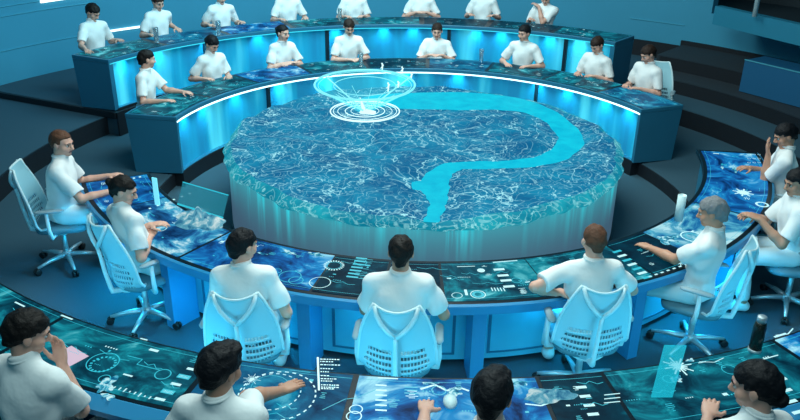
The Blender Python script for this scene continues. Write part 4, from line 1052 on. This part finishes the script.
MT['glasspane'] = mat('tinted_glass_pane', (.05, .35, .45), .08, emis=(.02, .3, .38), es=.25, alpha=.40)
MT['brightpane'] = mat('bright_projection_pane', (.1, .5, .6), .3, emis=(.25, .80, .92), es=.8, alpha=.75)
slab('light_pane', (at(155.5, 205, ZI)+(0, 0, .007), at(160, 206, ZI)+(0, 0, .007), .26, .26, 0), 'narrow bright upright pane on the left near desk before the heavy man', 'display', MT['brightpane'])
a_, c_ = at(178, 207, ZI), at(223, 221, ZI)
rt_, d, up, P, nn = slab('glass_screen', (a_+(0, 0, .03), c_+(0, 0, .03), .20, .20, -.5), 'tilted clear glass screen at the inner edge of the left near desk', 'display', MT['glasspane'], .006)
mb = MB(); mb.tube([P[0], P[1]], .008, 6); mb.tube([P[3], P[2]], .005, 6); mb.build('edge_rail', MT['uic'], rt_)
a_, c_ = at(651, 398, ZN), at(672, 398, ZN)
slab('light_pane', (a_+(0, 0, .007), c_+(0, 0, .007), .36, .36, .12), 'tall translucent cyan pane of light standing beside the white starburst', 'display', MT['holopane'], .008)
# hologram text panel
a_ = at(319, 391, ZN); root = empty('text_hologram', (a_[0], a_[1], ZN+.0065)); tag(root, 'floating hologram of a vertical scale with short text lines beside the stretched arm', 'hologram')
b = MB(); b.box((0, 0, .105), (.010, .006, .21)); b.build('scale_bar', MT['holowhite'], root)
b = MB()
for i, (w, z) in enumerate(((.085, .20), (.06, .185), (.10, .165), (.05, .14), (.03, .12), (.035, .095), (.07, .075), (.045, .06), (.09, .035), (.08, .02), (.05, .01))):
    x0 = .012; rd = random.Random(i)
    while x0 < w+.02:
        ww = rd.uniform(.005, .014); b.box((x0+ww/2, 0, z), (ww, .003, .0038)); x0 += ww+.005
b.build('text_lines', MT['holowhite'], root)

q = at(450, 404, ZN); b = MB(); b.lathe([(.004, .034), (.022, .031), (.036, .018), (.038, .004), (.03, 0)], n=20); b.v = [(x, y*1.5, z) for x, y, z in b.v]
o = b.build('mouse', MT['cup'], None, True, (q[0], q[1], ZN+.0065)); tag(o, 'rounded white computer mouse beside a hand on the foreground desk', 'mouse')
# ------------------------------------------------------------------ light
w = bpy.data.worlds.new('world'); S.world = w; w.use_nodes = True
w.node_tree.nodes['Background'].inputs[0].default_value = (0.02, 0.36, 0.55, 1); w.node_tree.nodes['Background'].inputs[1].default_value = 0.20
lamp('AREA', (0.0, -1.5, 5.2), (0.84, 1.0, 0.97), 320, 3.0, (0, -1.0, 0), 'ceiling_light_near')
lamp('AREA', (-0.5, 2.8, 5.0), (0.84, 1.0, 0.97), 185, 3.0, (0, 4.2, .8), 'ceiling_light_far')
for a in (-128, -112, -97, -83, -68, -52):
    lamp('AREA', pol(4.80, a, .50), (0.09, 0.66, 0.92), 7, .5, pol(3.7, a, .35), 'added_under_desk_fill')  # added cyan fill without a fixture, lights the chair backs from below
lamp('AREA', (-1.5, 2.0, 4.6), (0.15, 0.75, 1.0), 150, 2.0, (-4.5, 6.5, 1.2), 'wall_wash')
lamp('AREA', (0.0, -6.2, 5.0), (0.75, 1.0, 1.0), 110, 3.0, (0, -5.4, 1), 'added_front_fill')  # unseen overhead fill added to brighten the foreground row
for a in (-139, -115, -94, -72, -50):
    lamp('AREA', pol(3.40, a, .62), (0.02, 0.60, 1.0), 14, .25, pol(3.8, a, 0), 'added_under_desk_fill')  # added blue fill without a fixture, brightens the floor by the near desk
S.view_settings.view_transform = 'Standard'; S.view_settings.look = 'None'; S.view_settings.gamma = 1; S.view_settings.use_curve_mapping = False
S.view_settings.exposure = 0.0
